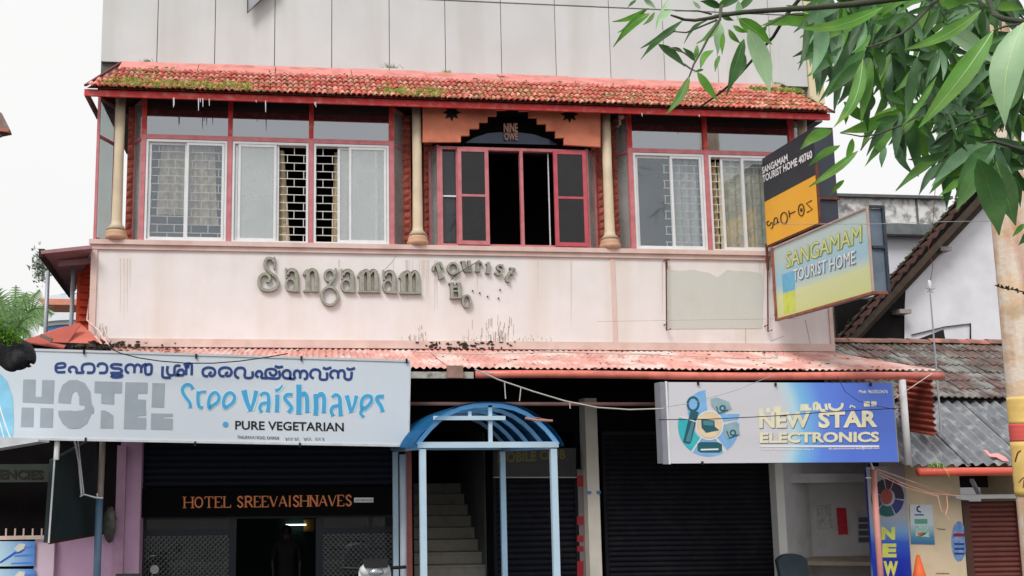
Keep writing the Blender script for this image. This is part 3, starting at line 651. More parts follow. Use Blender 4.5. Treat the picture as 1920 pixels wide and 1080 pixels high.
text('TOURIST HOME', PS, (1489, 530), (1606, 496), (1489, 507), SHD, s2, .004, 0, 0); text('TOURIST HOME', PS, (1488, 528), (1604, 494), (1488, 506), WT, s2, .008, 0, 0)

# ================================================================== AWNING over the shops
AW = thing('corrugated_awning', 'faded red corrugated sheet awning with salmon gutter above the shop fronts', 'awning', (3, -1, 3.8))
yT, zT, yL, zL = -.005, 4.31, -1.22, 3.93
xA, xB = XZ(215, 655, 0)[0], XZ(1562, 658, 0)[0]
ns = 12; edge = lambda: None
def corr(mb, A, Bq, C_, D, waves, amp, seg=6, nv=4, jag=0.0, sag=.0):
    A, Bq, C_, D = map(Vector, (A, Bq, C_, D)); nrm = (Bq - A).cross(D - A).normalized()
    if nrm.z < 0: nrm = -nrm
    js = [random.uniform(-jag, jag) * (1 if random.random() < .3 else .2) for _ in range(waves * seg + 1)]
    def fn(u, v):
        p = (A * (1 - u) + Bq * u) * (1 - v) + (D * (1 - u) + C_ * u) * v      # v=0 lower edge
        p = p + nrm * amp * math.sin(u * waves * 2 * math.pi) - Vector((0, 0, sag * math.sin(math.pi * v)))
        if v == 0: p = p + (D - A).normalized() * (js[int(round(u * waves * seg))] )
        return p
    return mb.grid(fn, waves * seg, nv)
lowx = [xA - .4 + (9.55 - xA + .4) * i / ns for i in range(ns + 1)]; topx = [xA + (xB - xA) * i / ns for i in range(ns + 1)]
for i in range(ns):
    if i < ns - 1: a, b_, c, d = lowx[i], lowx[i + 1] + .05, topx[i + 1] + .05, topx[i]
    else: a, b_, c, d = lowx[i], 9.62, topx[i + 1], topx[i]
    j = .006 * (i % 2)
    corr(MB(), (a, yL, zL + j), (b_, yL, zL + j), (c, yT, zT + j), (d, yT, zT + j), 11, .014, jag=.03, sag=random.uniform(0, .02)).build('roof_sheet', AWN, AW)
# underside lining and side return
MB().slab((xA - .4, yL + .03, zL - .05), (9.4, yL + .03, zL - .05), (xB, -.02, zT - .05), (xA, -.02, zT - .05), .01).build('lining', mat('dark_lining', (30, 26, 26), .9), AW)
rp = PY(-1.0); rx0 = XZ(1745, 715, -1.1)[0]
corr(MB(), (rx0, -1.12, 2.98), (rx0, -1.12, 3.8), (rx0 + .12, -.1, 3.95), (rx0 + .12, -.1, 3.1), 9, .022).build('side_sheet', mat('dark_red_corrugated', (196, 96, 76), .7, .15, 5, .1, .5, (110, 50, 40), 4), AW)
g = MB(); xg0, xg1 = XZ(892, 703, -1.3)[0], XZ(1768, 706, -1.3)[0]; zg = XZ(1300, 704, -1.3)[1]
g.tube([(xg0 + (xg1 - xg0) * t, -1.3, zg + .01 * math.sin(t * 9)) for t in [i / 12 for i in range(13)]], .055, 12)
g.build('gutter_pipe', PIPE, AW, smooth=True)
x2, x3 = XZ(690, 700, -1.2)[0], XZ(888, 702, -1.2)[0]
zb_ = XZ(800, 703, -1.2)[1]
box(x2, x3, -1.2, -1.14, zb_ - .045, zb_ + .045).build('edge_beam', mat('flaking_white_beam', (190, 188, 178), .9, .15, 8, .3, .9, (60, 55, 48), 8), AW)
xx, zz = XZ(853, 697, -1.25)
box(xx - .11, xx + .11, -1.27, -1.21, zz - .085, zz + .085).build('metal_plate', mat('brown_plate', (160, 124, 110), .6, .1, 8, 0, .4, (100, 80, 70), 6), AW)
# white cable and debris lying on the sheets
b = MB()
for pts, Y in (([(1010, 662), (1150, 667), (1300, 672), (1420, 676), (1458, 674)], -.5), ([(780, 664), (900, 668), (1050, 664), (1240, 668)], -.4)):
    b.tube([PY(Y).hit(x, y) + Vector((0, 0, .03)) for x, y in pts], .008, 5)
p = PY(-.45).hit(1457, 674); b.tube([p, p + Vector((0, 0, .12))], .012, 6)
tag(b.build('cable', mat('dirty_white_cable', (200, 190, 182), .6)), 'dirty white cable lying along the red corrugated awning', 'cable')
b = MB()
for _ in range(240):
    t = random.random(); u = random.uniform(0, 1); x = xA + .1 + u * (9 - xA); 
    if random.random() < .35: x = XZ(random.uniform(205, 340), 660, -.3)[0]; t = random.uniform(.6, 1)
    p = Vector((x, yL + (yT - yL) * t, zL + (zT - zL) * t + .022)); s_ = random.uniform(.008, .03); a = random.uniform(0, 3.1)
    d = Vector((math.cos(a), math.sin(a) * .8, math.sin(a) * .25)) * s_; e = Vector((-math.sin(a), math.cos(a), .3)) * s_ * .4
    b.add([p - d - e, p + d - e, p + d + e, p - d + e + Vector((0, 0, .01))], [(0, 1, 2, 3)])
b.build('leaf_litter', mat('dry_leaf', (92, 66, 50), .9, .3, 20), AW, kind='stuff')
# downpipe
dp = MB(); a = PY(-1.3).hit(1691, 712); c = PY(-1.3).hit(1700, 872); dp.tube([a, (a.x, a.y, c.z)], .05, 12)
tag(dp.build('downpipe', WHITE, smooth=True), 'short white drain pipe hanging from the gutter right of the blue sign', 'pipe')

# ================================================================== HOTEL SIGN
YH = -1.45; PH = PY(YH)
hs = thing('shop_sign', 'long pale hotel signboard with Malayalam heading and grey HOTEL lettering', 'sign', PH.hit(380, 830))
HSF = mat('pale_sign_sheet', (208, 217, 227), .4, .03, 1.0, .02, .22, (196, 200, 200), 2)
c4 = [PH.hit(-95, 820), PH.hit(766, 836), PH.hit(769, 677), PH.hit(-95, 651)]
MB().slab(*c4, .1).build('sign_face', HSF, hs)
b = MB(); q = [p + Vector((0, -.004, 0)) for p in c4]
for i in range(4): b.bar(q[i], q[(i + 1) % 4], .018, .03)
b.build('sign_frame', mat('alu_edge', (200, 204, 208), .4), hs)
for x, y, h in ((158, 660, 7), (368, 668, 7), (565, 672, 7), (762, 677, 6), (161, 825, 7), (366, 832, 7), (562, 834, 7)):
    p = PH.hit(x, y); box(p.x - .012, p.x + .012, YH - .03, YH - .008, p.z - .03, p.z + .03).build('clip', BLK, hs)
NAVY = mat('navy_print', (38, 66, 130), .5, .05); GRYP = mat('grey_print_block', (158, 168, 178), .5, .05); SKYP = mat('sky_blue_print', (72, 165, 215), .5, .05); HALO = mat('pale_blue_print', (200, 228, 240), .5, .02)
A6 = lambda p: tf(80, 640, 4.8, p); A7 = lambda p: tf(440, 640, 4.908, p)
b = MB(); mw = 5.0
for p in ([(205, 276), (140, 278), (120, 260), (120, 222), (140, 202), (190, 199), (203, 215), (190, 233), (128, 238)],
          [(258, 280), (238, 264), (245, 238), (275, 229), (300, 243), (306, 264), (298, 282)], [(298, 282), (330, 283), (372, 281)],
          [(372, 281), (354, 255), (362, 215), (400, 202), (445, 205), (463, 228), (463, 262), (445, 281), (398, 282)],
          [(495, 232), (505, 206), (545, 200), (576, 220), (578, 260), (560, 282), (508, 283)],
          [(716, 212), (645, 206), (616, 222), (635, 241), (690, 246), (713, 264), (695, 283), (635, 284), (608, 284)], [(616, 300), (680, 297), (713, 302), (705, 319), (640, 323), (612, 310)],
          [(777, 286), (752, 270), (748, 235), (770, 212), (805, 210), (825, 232), (825, 286)], [(825, 240), (845, 211), (870, 214), (886, 240), (886, 286)],
          [(888, 240), (905, 214), (925, 212)], [(925, 195), (925, 284), (950, 298), (976, 285), (979, 218), (955, 206), (927, 216)],
          [(1080, 225), (1078, 300), (1090, 325), (1155, 327)], [(1126, 222), (1120, 268), (1135, 300), (1165, 305), (1185, 290), (1188, 235), (1210, 218), (1240, 222)],
          [(1232, 306), (1214, 290), (1224, 262), (1254, 255), (1272, 276), (1264, 302), (1236, 305), (1190, 304)], [(1272, 218), (1290, 202), (1335, 202), (1342, 235), (1341, 306)], [(1288, 240), (1290, 215), (1312, 220), (1300, 240)], [(1292, 235), (1290, 304)]):
    b.stroke(PH, A6(p), mw, .004)
for dx in (0, 148):
    b.stroke(PH, A6([(1490 + dx, 314), (1455 + dx, 310), (1440 + dx, 280), (1450 + dx, 250), (1490 + dx, 236), (1535 + dx, 245), (1552 + dx, 275), (1540 + dx, 305), (1512 + dx, 312), (1500 + dx, 292), (1522 + dx, 276)]), mw, .004)
for p in ([(40, 340), (8, 318), (4, 275), (30, 246), (75, 246), (95, 270), (95, 330), (160, 332), (164, 275)],
          [(220, 332), (196, 312), (205, 282), (235, 275), (252, 300), (246, 334), (300, 338)], [(300, 338), (284, 310), (290, 268), (330, 254), (372, 262), (384, 290), (365, 314), (335, 308), (320, 280)],
          [(408, 268), (408, 338), (300, 338)], [(370, 225), (398, 240), (445, 232)], [(398, 240), (402, 225)],
          [(520, 342), (462, 337), (441, 306), (455, 274), (490, 267), (512, 290), (512, 342), (556, 343)], [(556, 343), (546, 300), (560, 272), (588, 272), (602, 300), (602, 342)], [(602, 300), (618, 274), (650, 274), (668, 302), (660, 341), (634, 346)],
          [(728, 342), (700, 322), (699, 285), (725, 261), (768, 264), (786, 290), (786, 345), (846, 348), (849, 285)], [(812, 240), (842, 254), (890, 240)],
          [(908, 343), (882, 320), (885, 285), (910, 270), (940, 275), (952, 300), (950, 343)], [(950, 300), (965, 272), (1000, 270), (1012, 300), (1012, 335), (1040, 352), (1070, 340), (1077, 280)], [(1030, 246), (1062, 260), (1108, 244)]):
    b.stroke(PH, A7(p), mw, .004)
b.build('lettering', NAVY, hs)
b = MB()
for p in ([(105, 172), (160, 172), (158, 250), (188, 250), (190, 174), (245, 175), (240, 280), (102, 274)], [(98, 298), (152, 299), (150, 385), (94, 385)], [(183, 300), (240, 302), (237, 388), (180, 387)]): b.poly(PH, tf(0, 640, 2.4, p), .004)
for p in ([(140, 553), (146, 480), (180, 392), (240, 350), (310, 347), (380, 376), (428, 450), (440, 560), (463, 602), (460, 650), (440, 652), (400, 738), (340, 780), (285, 788), (235, 783), (178, 738), (145, 672), (140, 625), (250, 622), (285, 628), (345, 622), (378, 608), (382, 578), (330, 572), (330, 500), (312, 455), (292, 448), (268, 470), (256, 520), (253, 560)],
          [(468, 360), (716, 365), (713, 467), (645, 466), (642, 568), (528, 560), (528, 466), (467, 464)], [(525, 620), (560, 622), (600, 640), (635, 668), (635, 783), (520, 782)],
          [(745, 368), (945, 371), (942, 470), (855, 470), (855, 522), (930, 526), (928, 600), (932, 668), (850, 674), (850, 686), (932, 688), (930, 791), (730, 788)],
          [(988, 375), (1100, 378), (1092, 596), (980, 592)], [(977, 648), (1172, 652), (1171, 678), (1090, 682), (1090, 694), (1171, 696), (1169, 797), (974, 792)]): b.poly(PH, A6(p), .004)
b.build('lettering', GRYP, hs)
hal, b = MB(), MB()
def tw(f_, pts, wd, cl=False, k=4.3):
    b.stroke(PH, f_(pts), [v / k for v in wd] if isinstance(wd, tuple) else wd / k, .0065, 0, cl); hal.stroke(PH, f_(pts), (max(wd) if isinstance(wd, tuple) else wd) / k + 3.2, .004, 0, cl)
tw(A6, [(1352, 430), (1330, 396), (1288, 392), (1260, 425), (1264, 465), (1292, 510), (1325, 555), (1330, 600)], 27)
tw(A6, [(1400, 450), (1398, 530), (1408, 585), (1440, 600)], 27); tw(A6, [(1402, 475), (1430, 455), (1470, 455)], 20)
tw(A6, [(1500, 602), (1494, 550), (1512, 488), (1552, 460), (1586, 492), (1578, 540), (1535, 575)], 26, True); tw(A6, [(1638, 596), (1628, 545), (1648, 485), (1690, 462), (1726, 495), (1715, 545), (1675, 580)], 26, True)
tw(A7, [(85, 450), (110, 550), (145, 640)], (46, 30)); tw(A7, [(150, 635), (180, 540), (198, 455)], (22, 36))
tw(A7, [(238, 500), (265, 478), (305, 490), (314, 560), (305, 650)], (24, 32)); tw(A7, [(300, 566), (250, 575), (232, 615), (248, 652)], 26)
tw(A7, [(392, 490), (392, 570), (388, 650)], 34); tw(A7, [(375, 455), (410, 440), (442, 400)], (30, 8)); tw(A7, [(530, 492), (482, 492), (462, 525), (495, 570), (522, 610), (496, 655)], 30)
tw(A7, [(590, 398), (592, 500), (590, 670)], 42); tw(A7, [(602, 505), (640, 478), (664, 520), (668, 655)], 32); tw(A7, [(745, 485), (750, 590), (745, 680)], 38); tw(A7, [(756, 515), (795, 482), (822, 520), (820, 658)], 32)
tw(A7, [(898, 515), (930, 490), (965, 520), (970, 600), (976, 685)], (24, 34)); tw(A7, [(958, 592), (908, 602), (888, 640), (905, 685)], 28)
tw(A7, [(1030, 497), (1050, 570), (1070, 655)], (38, 26)); tw(A7, [(1080, 640), (1105, 570), (1120, 500)], (20, 30))
tw(A7, [(1168, 620), (1170, 545), (1205, 504), (1252, 510), (1254, 560), (1205, 612)], 28, True); tw(A7, [(1180, 620), (1158, 660), (1186, 698)], 24); tw(A7, [(1372, 508), (1322, 510), (1310, 540), (1345, 595), (1362, 648)], 32)
hal.build('lettering_halo', HALO, hs); b.build('lettering', SKYP, hs)
text('PURE VEGETARIAN', PH, A7([(5, 812)])[0], A7([(1005, 830)])[0], A7([(5, 730)])[0], BLK, hs, .004, 0, .02)
b = MB(); b.poly(PH, ring(423, 796, 5.5, 5.5, 14), .005); b.build('bullet', SKYP, hs)
text('THALIKKAVU ROAD, KANNUR', PH, (445, 823.5), (524, 825.5), (445, 816.5), mat('dark_grey_print', (70, 74, 80), .5), hs, .004, 0, .01); 
b = MB()
for i in range(13):
    x = 534 + i * 5.8
    if i in (5, 9): continue
    b.stroke(PH, [(x, 826), (x, 821 + i % 2), (x + 3, 821)] if i % 3 else [(x, 821), (x + 3.4, 822), (x + 3, 827)], 1.0, .004, 0, False, False); b.stroke(PH, [(x + 2, 823.5), (x + 4, 826)], .9, .004, 0, False, False)
b.build('lettering', MATS['dark_grey_print'], hs)
# blue swoosh at the left end
MB().poly(PH, [(-95, 640 + 45), (0, 700), (14, 715), (24, 745), (26, 790), (24, 822), (0, 822), (-95, 820)], .004).build('blue_swoosh', mat('swoosh_print', (140, 205, 235), .5), hs)
b = MB(); b.stroke(PH, [(-6, 742), (8, 790), (20, 822)], 2.5, .006); b.stroke(PH, [(-6, 772), (2, 800), (8, 822)], 2, .006); b.build('swoosh_line', WT, hs)

# ================================================================== ELECTRONICS SIGN
YN = -1.5; PN = PY(YN)
es = thing('shop_sign', 'blue electronics signboard reading NEW STAR ELECTRONICS with a disc of gadgets', 'sign', PN.hit(1465, 868))
q = [PN.hit(1255, 869), PN.hit(1684, 866), PN.hit(1672, 718), PN.hit(1253, 716.5)]
fm = gradmat('electronics_print', (.17, .5), [(0, (216, 214, 220)), (.52, (214, 214, 222)), (.60, (190, 222, 235)), (.66, (130, 195, 240)), (.80, (100, 140, 235)), (1, (88, 122, 222))], 1.55, .55, rough=.4)
MB().slab(*q, .004).build('sign_face', fm, es)
box(q[0].x - .09, q[1].x + .02, YN + .01, YN + .2, q[0].z, q[3].z).build('sign_box', mat('grey_box_side', (150, 152, 160), .5, .08), es)
box(q[0].x - .09, q[0].x - .012, YN - .008, YN + .008, q[0].z - .01, q[3].z).build('side_strip', mat('grey_strip', (140, 142, 152), .5, .08), es)
box(q[0].x - .012, q[0].x + .015, YN - .012, YN + .006, q[0].z - .01, q[3].z + .01).build('edge_strip', WHITE, es)
TEAL = mat('teal_print', (60, 190, 200), .5); LBL = mat('light_blue_print', (130, 185, 235), .5); DTL = mat('dark_teal_print', (35, 95, 110), .5); CRM = mat('cream_print', (238, 232, 200), .5); MTL = mat('mid_teal_print', (80, 140, 155), .5)
E6 = lambda p: tf(1240, 700, 6, p)
def sector(cx_, cy_, r0, r1, a0, a1, n=8):
    A = [math.radians(a0 + (a1 - a0) * i / n) for i in range(n + 1)]
    return [(cx_ + r1 * math.cos(a), cy_ + r1 * math.sin(a)) for a in A] + [(cx_ + r0 * math.cos(a), cy_ + r0 * math.sin(a)) for a in reversed(A)]
cx_, cy_ = 530, 590
for a0, a1, mm in ((-120, -95, LBL), (125, 195, TEAL), (62, 120, LBL), (-5, 52, LBL)): MB().poly(PN, E6(sector(cx_, cy_, 165, 345, a0, a1)), .004).build('disc_segment', mm, es)
MB().poly(PN, E6([(495, 185), (420, 205), (330, 260), (280, 320), (300, 470), (400, 480), (495, 440)]), .0045).build('disc_segment', LBL, es)
MB().poly(PN, E6([(440, 470), (560, 440), (720, 460), (880, 455), (860, 520), (690, 540), (420, 530)]), .0042).build('disc_segment', LBL, es)
MB().poly(PN, E6(ring(540, 580, 140, 150, 20)), .005).build('disc_centre', mat('cream_disc', (238, 215, 180), .5), es)
b = MB(); b.stroke(PN, E6(ring(355, 345, 60, 75)), 4.2, .007, 0, True); b.poly(PN, E6([(330, 400), (420, 440), (330, 780), (310, 795), (250, 780), (245, 760)]), .0065); b.build('printed_remote', DTL, es)
b = MB(); b.poly(PN, E6([(340, 540), (372, 540), (322, 770), (270, 765)]), .008); b.build('printed_remote_panel', MTL, es)
b = MB(); b.poly(PN, E6([(445, 515), (595, 530), (600, 600), (650, 640), (500, 670), (450, 610)]), .007); b.build('printed_laptop', DTL, es)
b = MB(); b.poly(PN, E6([(470, 530), (580, 540), (585, 590), (470, 580)]), .009); b.build('printed_screen', MTL, es)
b = MB(); b.poly(PN, E6([(405, 790), (440, 772), (640, 775), (680, 800), (680, 870), (650, 892), (440, 890), (405, 870)]), .007); b.build('printed_player', DTL, es)
b = MB(); b.poly(PN, E6([(440, 850), (640, 845), (640, 862), (440, 868)]), .009); b.build('printed_player_slot', WT, es)
for pp_ in ([(550, 290), (620, 270), (760, 320), (790, 400), (680, 460), (630, 440), (560, 360)], [(700, 600), (760, 560), (850, 540), (885, 690), (740, 745), (700, 700)]):
    MB().poly(PN, E6(pp_), .0075).build('printed_camera', mat('grey_teal_print', (150, 180, 190), .5), es)
    cxx = sum(p[0] for p in pp_) / len(pp_) + 30; cyy = sum(p[1] for p in pp_) / len(pp_) + 30
    b = MB(); b.stroke(PN, E6(ring(cxx, cyy, 28, 28, 8)), 3, .0095, 0, True); b.stroke(PN, E6([(cxx - 70, cyy - 20), (cxx - 40, cyy + 60), (cxx + 60, cyy + 20)]), 2.4, .0095, 0, False, False); b.build('printed_camera_lens', DTL, es)
b = MB(); ws_ = [(sector(cx_, cy_, 0, 1, 0, 1))]
b = MB()
for a in (58, 122, 198): b.stroke(PN, E6([(cx_ + 150 * math.cos(math.radians(a)), cy_ + 150 * math.sin(math.radians(a))), (cx_ + 350 * math.cos(math.radians(a)), cy_ + 350 * math.sin(math.radians(a)))]), 2.0, .006, 0, False, False)
b.stroke(PN, E6(ring(540, 585, 150, 160, 20)), 2.2, .0062, 0, True); b.build('disc_line', WT, es)
N6 = lambda p: tf(1200, 640, 3.2, p)
SH2 = mat('blue_shadow_print', (50, 70, 150), .5)
for mm, dx, dy, of in ((SH2, 1.2, 1.0, .004), (CRM, 0, 0, .007)):
    text('NEW', PN, (1423 + dx, 803 + dy), (1519 + dx, 802 + dy), (1423 + dx, 773 + dy), mm, es, of, 0, .04); text('STAR', PN, (1534 + dx, 803 + dy), (1645 + dx, 801 + dy), (1534 + dx, 771 + dy), mm, es, of, 0, .04)
    text('ELECTRONICS', PN, (1424 + dx, 831 + dy), (1648 + dx, 829 + dy), (1424 + dx, 811 + dy), mm, es, of, 0, .04)
b = MB()
for pts in ([(712, 402), (735, 400), (738, 428), (710, 430)], [(757, 400), (778, 400), (780, 428), (757, 428)], [(798, 390), (845, 390), (845, 425), (800, 427)], [(962, 378), (1010, 376), (1010, 398), (1028, 398), (1028, 416), (958, 417)], [(1340, 362), (1375, 360), (1378, 390), (1343, 392)], [(1385, 360), (1418, 360), (1418, 388), (1387, 390)]): b.poly(PN, N6(pts), .005)
for pts in ([(1045, 415), (1042, 378), (1062, 372), (1062, 415)], [(1072, 375), (1085, 412), (1108, 412)], [(1120, 412), (1112, 375)], [(1135, 372), (1140, 400), (1175, 412), (1208, 395), (1212, 370)]): b.stroke(PN, N6(pts), 5, .005)
b.stroke(PN, N6([(1258, 400), (1265, 385), (1290, 398)]), 2.5, .005)
b.build('lettering', CRM, es)
b = MB(); b.poly(PN, N6([(722, 624), (1434, 624), (1434, 635), (722, 635)]), .005); b.build('underline', WT, es)
text('Mob: 9633523476', PN, (1610, 737.5), (1664, 737.5), (1610, 731), WT, es, .005, 0, .02)
text('Computer, Television & Electronics Shop: 4', PN, (1426, 845), (1525, 845), (1426, 840.5), WT, es, .005, 0, .02); text('alt.electronicsnew.star@gmail.com', PN, (1553, 844), (1648, 843), (1553, 839), WT, es, .005, 0, .02)
for px, py in ((1308, 718), (1453, 720), (1631, 720), (1316, 867)):
    p = PN.hit(px, py); box(p.x - .012, p.x + .012, YN - .03, YN - .005, p.z - .03, p.z + .015).build('clip', BLK, es)

# ================================================================== GROUND FLOOR
GF = thing('shopfront_row', 'dark shop fronts under the awning with staircase, shutters and hotel entrance', 'shopfront', (3, .4, 0))
YG = .4
def GX(px, y=950, Y=YG): return XZ(px, y, Y)[0]
DW = mat('shade_dark_wall', (16, 14, 14), .95, .3, 4, .2, spec=.1)  # near-black wall colour carries the shade under the awning
hA, hB, sA, sB, cA, cB, rA, rB, aA, aB = GX(262), GX(742), GX(776), GX(916), GX(925), GX(1082), GX(1126), GX(1456), GX(1462), GX(1720)
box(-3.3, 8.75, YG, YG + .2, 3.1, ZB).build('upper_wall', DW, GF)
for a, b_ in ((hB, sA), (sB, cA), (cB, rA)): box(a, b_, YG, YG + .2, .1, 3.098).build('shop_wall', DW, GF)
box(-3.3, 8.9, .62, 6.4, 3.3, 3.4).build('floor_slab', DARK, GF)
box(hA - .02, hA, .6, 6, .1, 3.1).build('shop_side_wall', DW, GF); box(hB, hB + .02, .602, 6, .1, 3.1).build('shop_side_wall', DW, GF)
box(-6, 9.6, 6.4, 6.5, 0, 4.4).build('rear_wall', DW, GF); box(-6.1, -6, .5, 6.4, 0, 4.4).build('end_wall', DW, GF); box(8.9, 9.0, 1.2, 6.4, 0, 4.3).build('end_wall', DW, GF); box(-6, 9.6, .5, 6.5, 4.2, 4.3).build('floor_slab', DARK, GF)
# -- hotel front
box(hA, hB, 4.6, 4.7, .1, 3.1).build('back_wall', mat('dark_green_wall', (40, 62, 58), .8, .1, 2), GF)
box(-3.4, 9, .2, 6.4, -.01, .11).build('shop_floor', mat('shop_floor', (60, 56, 52), .6), GF)
sh = thing('rolling_shutter', 'raised dark blue rolling shutter above the hotel entrance', 'shutter', ((hA + hB) / 2, .3, 2.5), 'rolled shutters')
SHB = mat('blue_black_shutter', (16, 24, 38), .6, .15, 4, spec=.25); SHN = mat('navy_grey_shutter', (15, 16, 26), .7, .2, 3, .1, .6, (34, 28, 26), 5, spec=.2)
def slat_mesh(w_, h_, m_):
    b = MB(); n = 4
    def fn(u, v): return (-w_ / 2 + w_ * u, -.022 * math.sin(math.pi * v) ** .7, h_ * v)
    b.grid(fn, 1, 5); return b.mesh('slat', m_)
def shutter(o, xa, xb, z0, z1, y, h_, m_):
    sm = slat_mesh(xb - xa, h_ * .96, m_); z = z0
    while z + h_ <= z1 + .02: q = inst('slat', sm, ((xa + xb) / 2, y + random.uniform(-.003, .003), z), o); z += h_
    box(xa - .05, xa, y - .05, y + .03, z0, z1).build('guide_rail', m_, o); box(xb, xb + .05, y - .05, y + .03, z0, z1).build('guide_rail', m_, o)
    MB().box(xa, xb, y + .01, y + .02, z0, z1).build('backing', BLK, o)
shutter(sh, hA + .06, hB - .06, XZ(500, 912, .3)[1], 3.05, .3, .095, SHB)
hb = box(hA + .02, hB - .02, .18, .24, XZ(500, 968, .18)[1], XZ(500, 914, .18)[1]).build('name_board', mat('black_board', (8, 8, 12), .8, spec=.1), None)
tag(hb, 'black name board with orange HOTEL SREEVAISHNAVES letters above the entrance', 'sign')
PB = PY(.18); OC = mat('orange_letters', (235, 140, 84), .5, .08)
SER = {'H': [[(0, 0), (0, 1)], [(1, 0), (1, 1)], [(0, .5), (1, .5)]], 'O': 'ring', 'T': [[(.5, 0), (.5, 1)], [(0, 1), (1, 1)], [(0, 1), (0, .8)], [(1, 1), (1, .8)]], 'E': [[(.1, 0), (.1, 1)], [(0, 0), (1, 0)], [(0, 1), (.95, 1)], [(.1, .5), (.7, .5)], [(1, 0), (1, .22)], [(.95, 1), (.95, .8)]],
       'L': [[(.1, 0), (.1, 1)], [(0, 0), (1, 0)], [(1, 0), (1, .25)]], 'S': [[(.9, .78), (.55, 1), (.15, .82), (.3, .6), (.7, .42), (.88, .2), (.5, 0), (.08, .2)]], 'R': [[(.1, 0), (.1, 1)], [(.1, 1), (.7, .97), (.85, .75), (.65, .53), (.1, .5)], [(.5, .5), (1, 0)]],
       'V': [[(0, 1), (.5, 0)], [(1, 1), (.5, 0)]], 'A': [[(0, 0), (.5, 1)], [(.5, 1), (1, 0)], [(.22, .35), (.78, .35)]], 'I': [[(.5, 0), (.5, 1)]], 'N': [[(.05, 0), (.05, 1)], [(.05, 1), (.95, 0)], [(.95, 0), (.95, 1)]]}
def serif(mb, s_, x0, y0, x1, y1, h, pl, off=.004):
    wd_ = [.5 if c == 'I' else (.85 if c in 'SEL' else 1) for c in s_]; tot = sum(wd_); n = len(s_)
    for i, ch in enumerate(s_):
        adv = (x1 - x0) / tot * wd_[i]; bx, by = x0 + (x1 - x0) * sum(wd_[:i]) / tot + adv * .1, y0 + (y1 - y0) * i / n; wv = adv * .8
        M_ = lambda p: (bx + p[0] * wv, by - p[1] * h)
        if SER[ch] == 'ring': mb.stroke(pl, ring(bx + wv / 2, by - h / 2, wv * .45, h * .46, 12), 2.6, off, 0, True); continue
        for st_ in SER[ch]:
            vert = abs(st_[0][0] - st_[-1][0]) < .05 and len(st_) == 2 and abs(st_[0][1] - st_[-1][1]) > .5
            thickd = vert or len(st_) > 2 or (ch in 'VN' and st_[0][0] < .1 and st_[-1][1] < .1) or (ch in 'A' and st_[-1][0] == 1) or (ch == 'R' and st_[-1][0] == 1)
            mb.stroke(pl, [M_(p) for p in st_], 3.0 if thickd else 1.5, off, 0, False, len(st_) > 2)
            if vert and not (ch == 'T' and False):
                for yy in (0, 1):
                    c = M_((st_[0][0], yy)); mb.stroke(pl, [(c[0] - wv * .24, c[1]), (c[0] + wv * .24, c[1])], 1.2, off, 0, False, False)
b = MB(); serif(b, 'HOTEL', 344, 952, 434, 951, 20, PB); serif(b, 'SREEVAISHNAVES', 443, 951, 661, 948, 20, PB); b.build('lettering', OC, hb)
tgb = MB(); tgb.poly(PB, [(664, 933), (700, 933), (700, 942), (664, 942)], .004); tg = tgb.build('sticker', WHITE, hb)
text('ARI SERVICES', PB, (666, 940), (698, 940), (666, 936), BLK, hb, .006)
# -- glazed entrance
ent = thing('entrance_doors', 'dark framed glass hotel entrance with diamond mesh side panels', 'door', ((hA + hB) / 2, .45, .1))
YD = .45; DF = mat('navy_frame', (18, 22, 38), .4)
def DX(px): return XZ(px, 1020, YD)[0]
zt0 = XZ(500, 972, YD)[1]; zt1 = XZ(500, 985, YD)[1]; zt2 = XZ(350, 996, YD)[1]
fr = MB()
for a, b_ in ((262, 271), (430, 443), (592, 606), (736, 743)): fr.box(DX(a), DX(b_), YD - .04, YD + .04, .1, zt0)
for a, b_ in ((271, 430), (606, 736)): fr.box(DX(a), DX(b_), YD - .035, YD + .035, zt2 - .05, zt2 + .03)
fr.box(DX(262), DX(743), YD - .045, YD + .045, zt0 + .001, zt0 + .06); fr.build('door_frame', DF, ent)
MESHM = mat('silver_mesh', (120, 124, 124), .4, .1, 10, metal=.5)
for a, b_ in ((271, 430), (606, 736)):
    b = MB(); xa, xb = DX(a), DX(b_); z0, z1 = .15, zt2 - .06; st_ = .075; y = YD - .05
    n = int((xb - xa + (z1 - z0)) / st_) + 1
    for sgn in (1, -1):
        for i in range(n):
            u0 = xa - (z1 - z0) + i * st_
            xs0, zs0, xs1, zs1 = u0, z0, u0 + (z1 - z0), z1
            if xs0 < xa: zs0 += xa - xs0; xs0 = xa
            if xs1 > xb: zs1 -= xs1 - xb; xs1 = xb
            if zs0 >= zs1: continue
            if sgn < 0: xs0, xs1 = xa + xb - xs0, xa + xb - xs1
            yy = y + (0 if sgn > 0 else -.006)
            d = Vector((xs1 - xs0, 0, zs1 - zs0)).normalized(); nn = Vector((-d.z, 0, d.x)) * .0024
            A = Vector((xs0, yy, zs0)); Bq = Vector((xs1, yy, zs1)); b.add([A - nn, A + nn, Bq + nn, Bq - nn], [(0, 1, 2, 3)])
    r0 = 0; zz = z0
    while zz < z1:
        x = xa + (st_ / 2 if r0 % 2 else 0)
        while x < xb: b.add([(x - .008, y - .012, zz), (x, y - .012, zz - .008), (x + .008, y - .012, zz), (x, y - .012, zz + .008)], [(0, 1, 2, 3)]); x += st_
        zz += st_ / 2; r0 += 1
    b.build('diamond_mesh', MESHM, ent, kind='stuff')
    box(xa, xb, YD, YD + .006, z0, zt0).build('pane', glass('door_glass', (120, 135, 135), .04, .07), ent)
b = MB(); p0 = XZ(530, 992, 4.4); b.tube([(p0[0] + .06, 4.5, p0[1] + .07), (p0[0] + .44, 4.5, p0[1] + .07)], .012, 8)
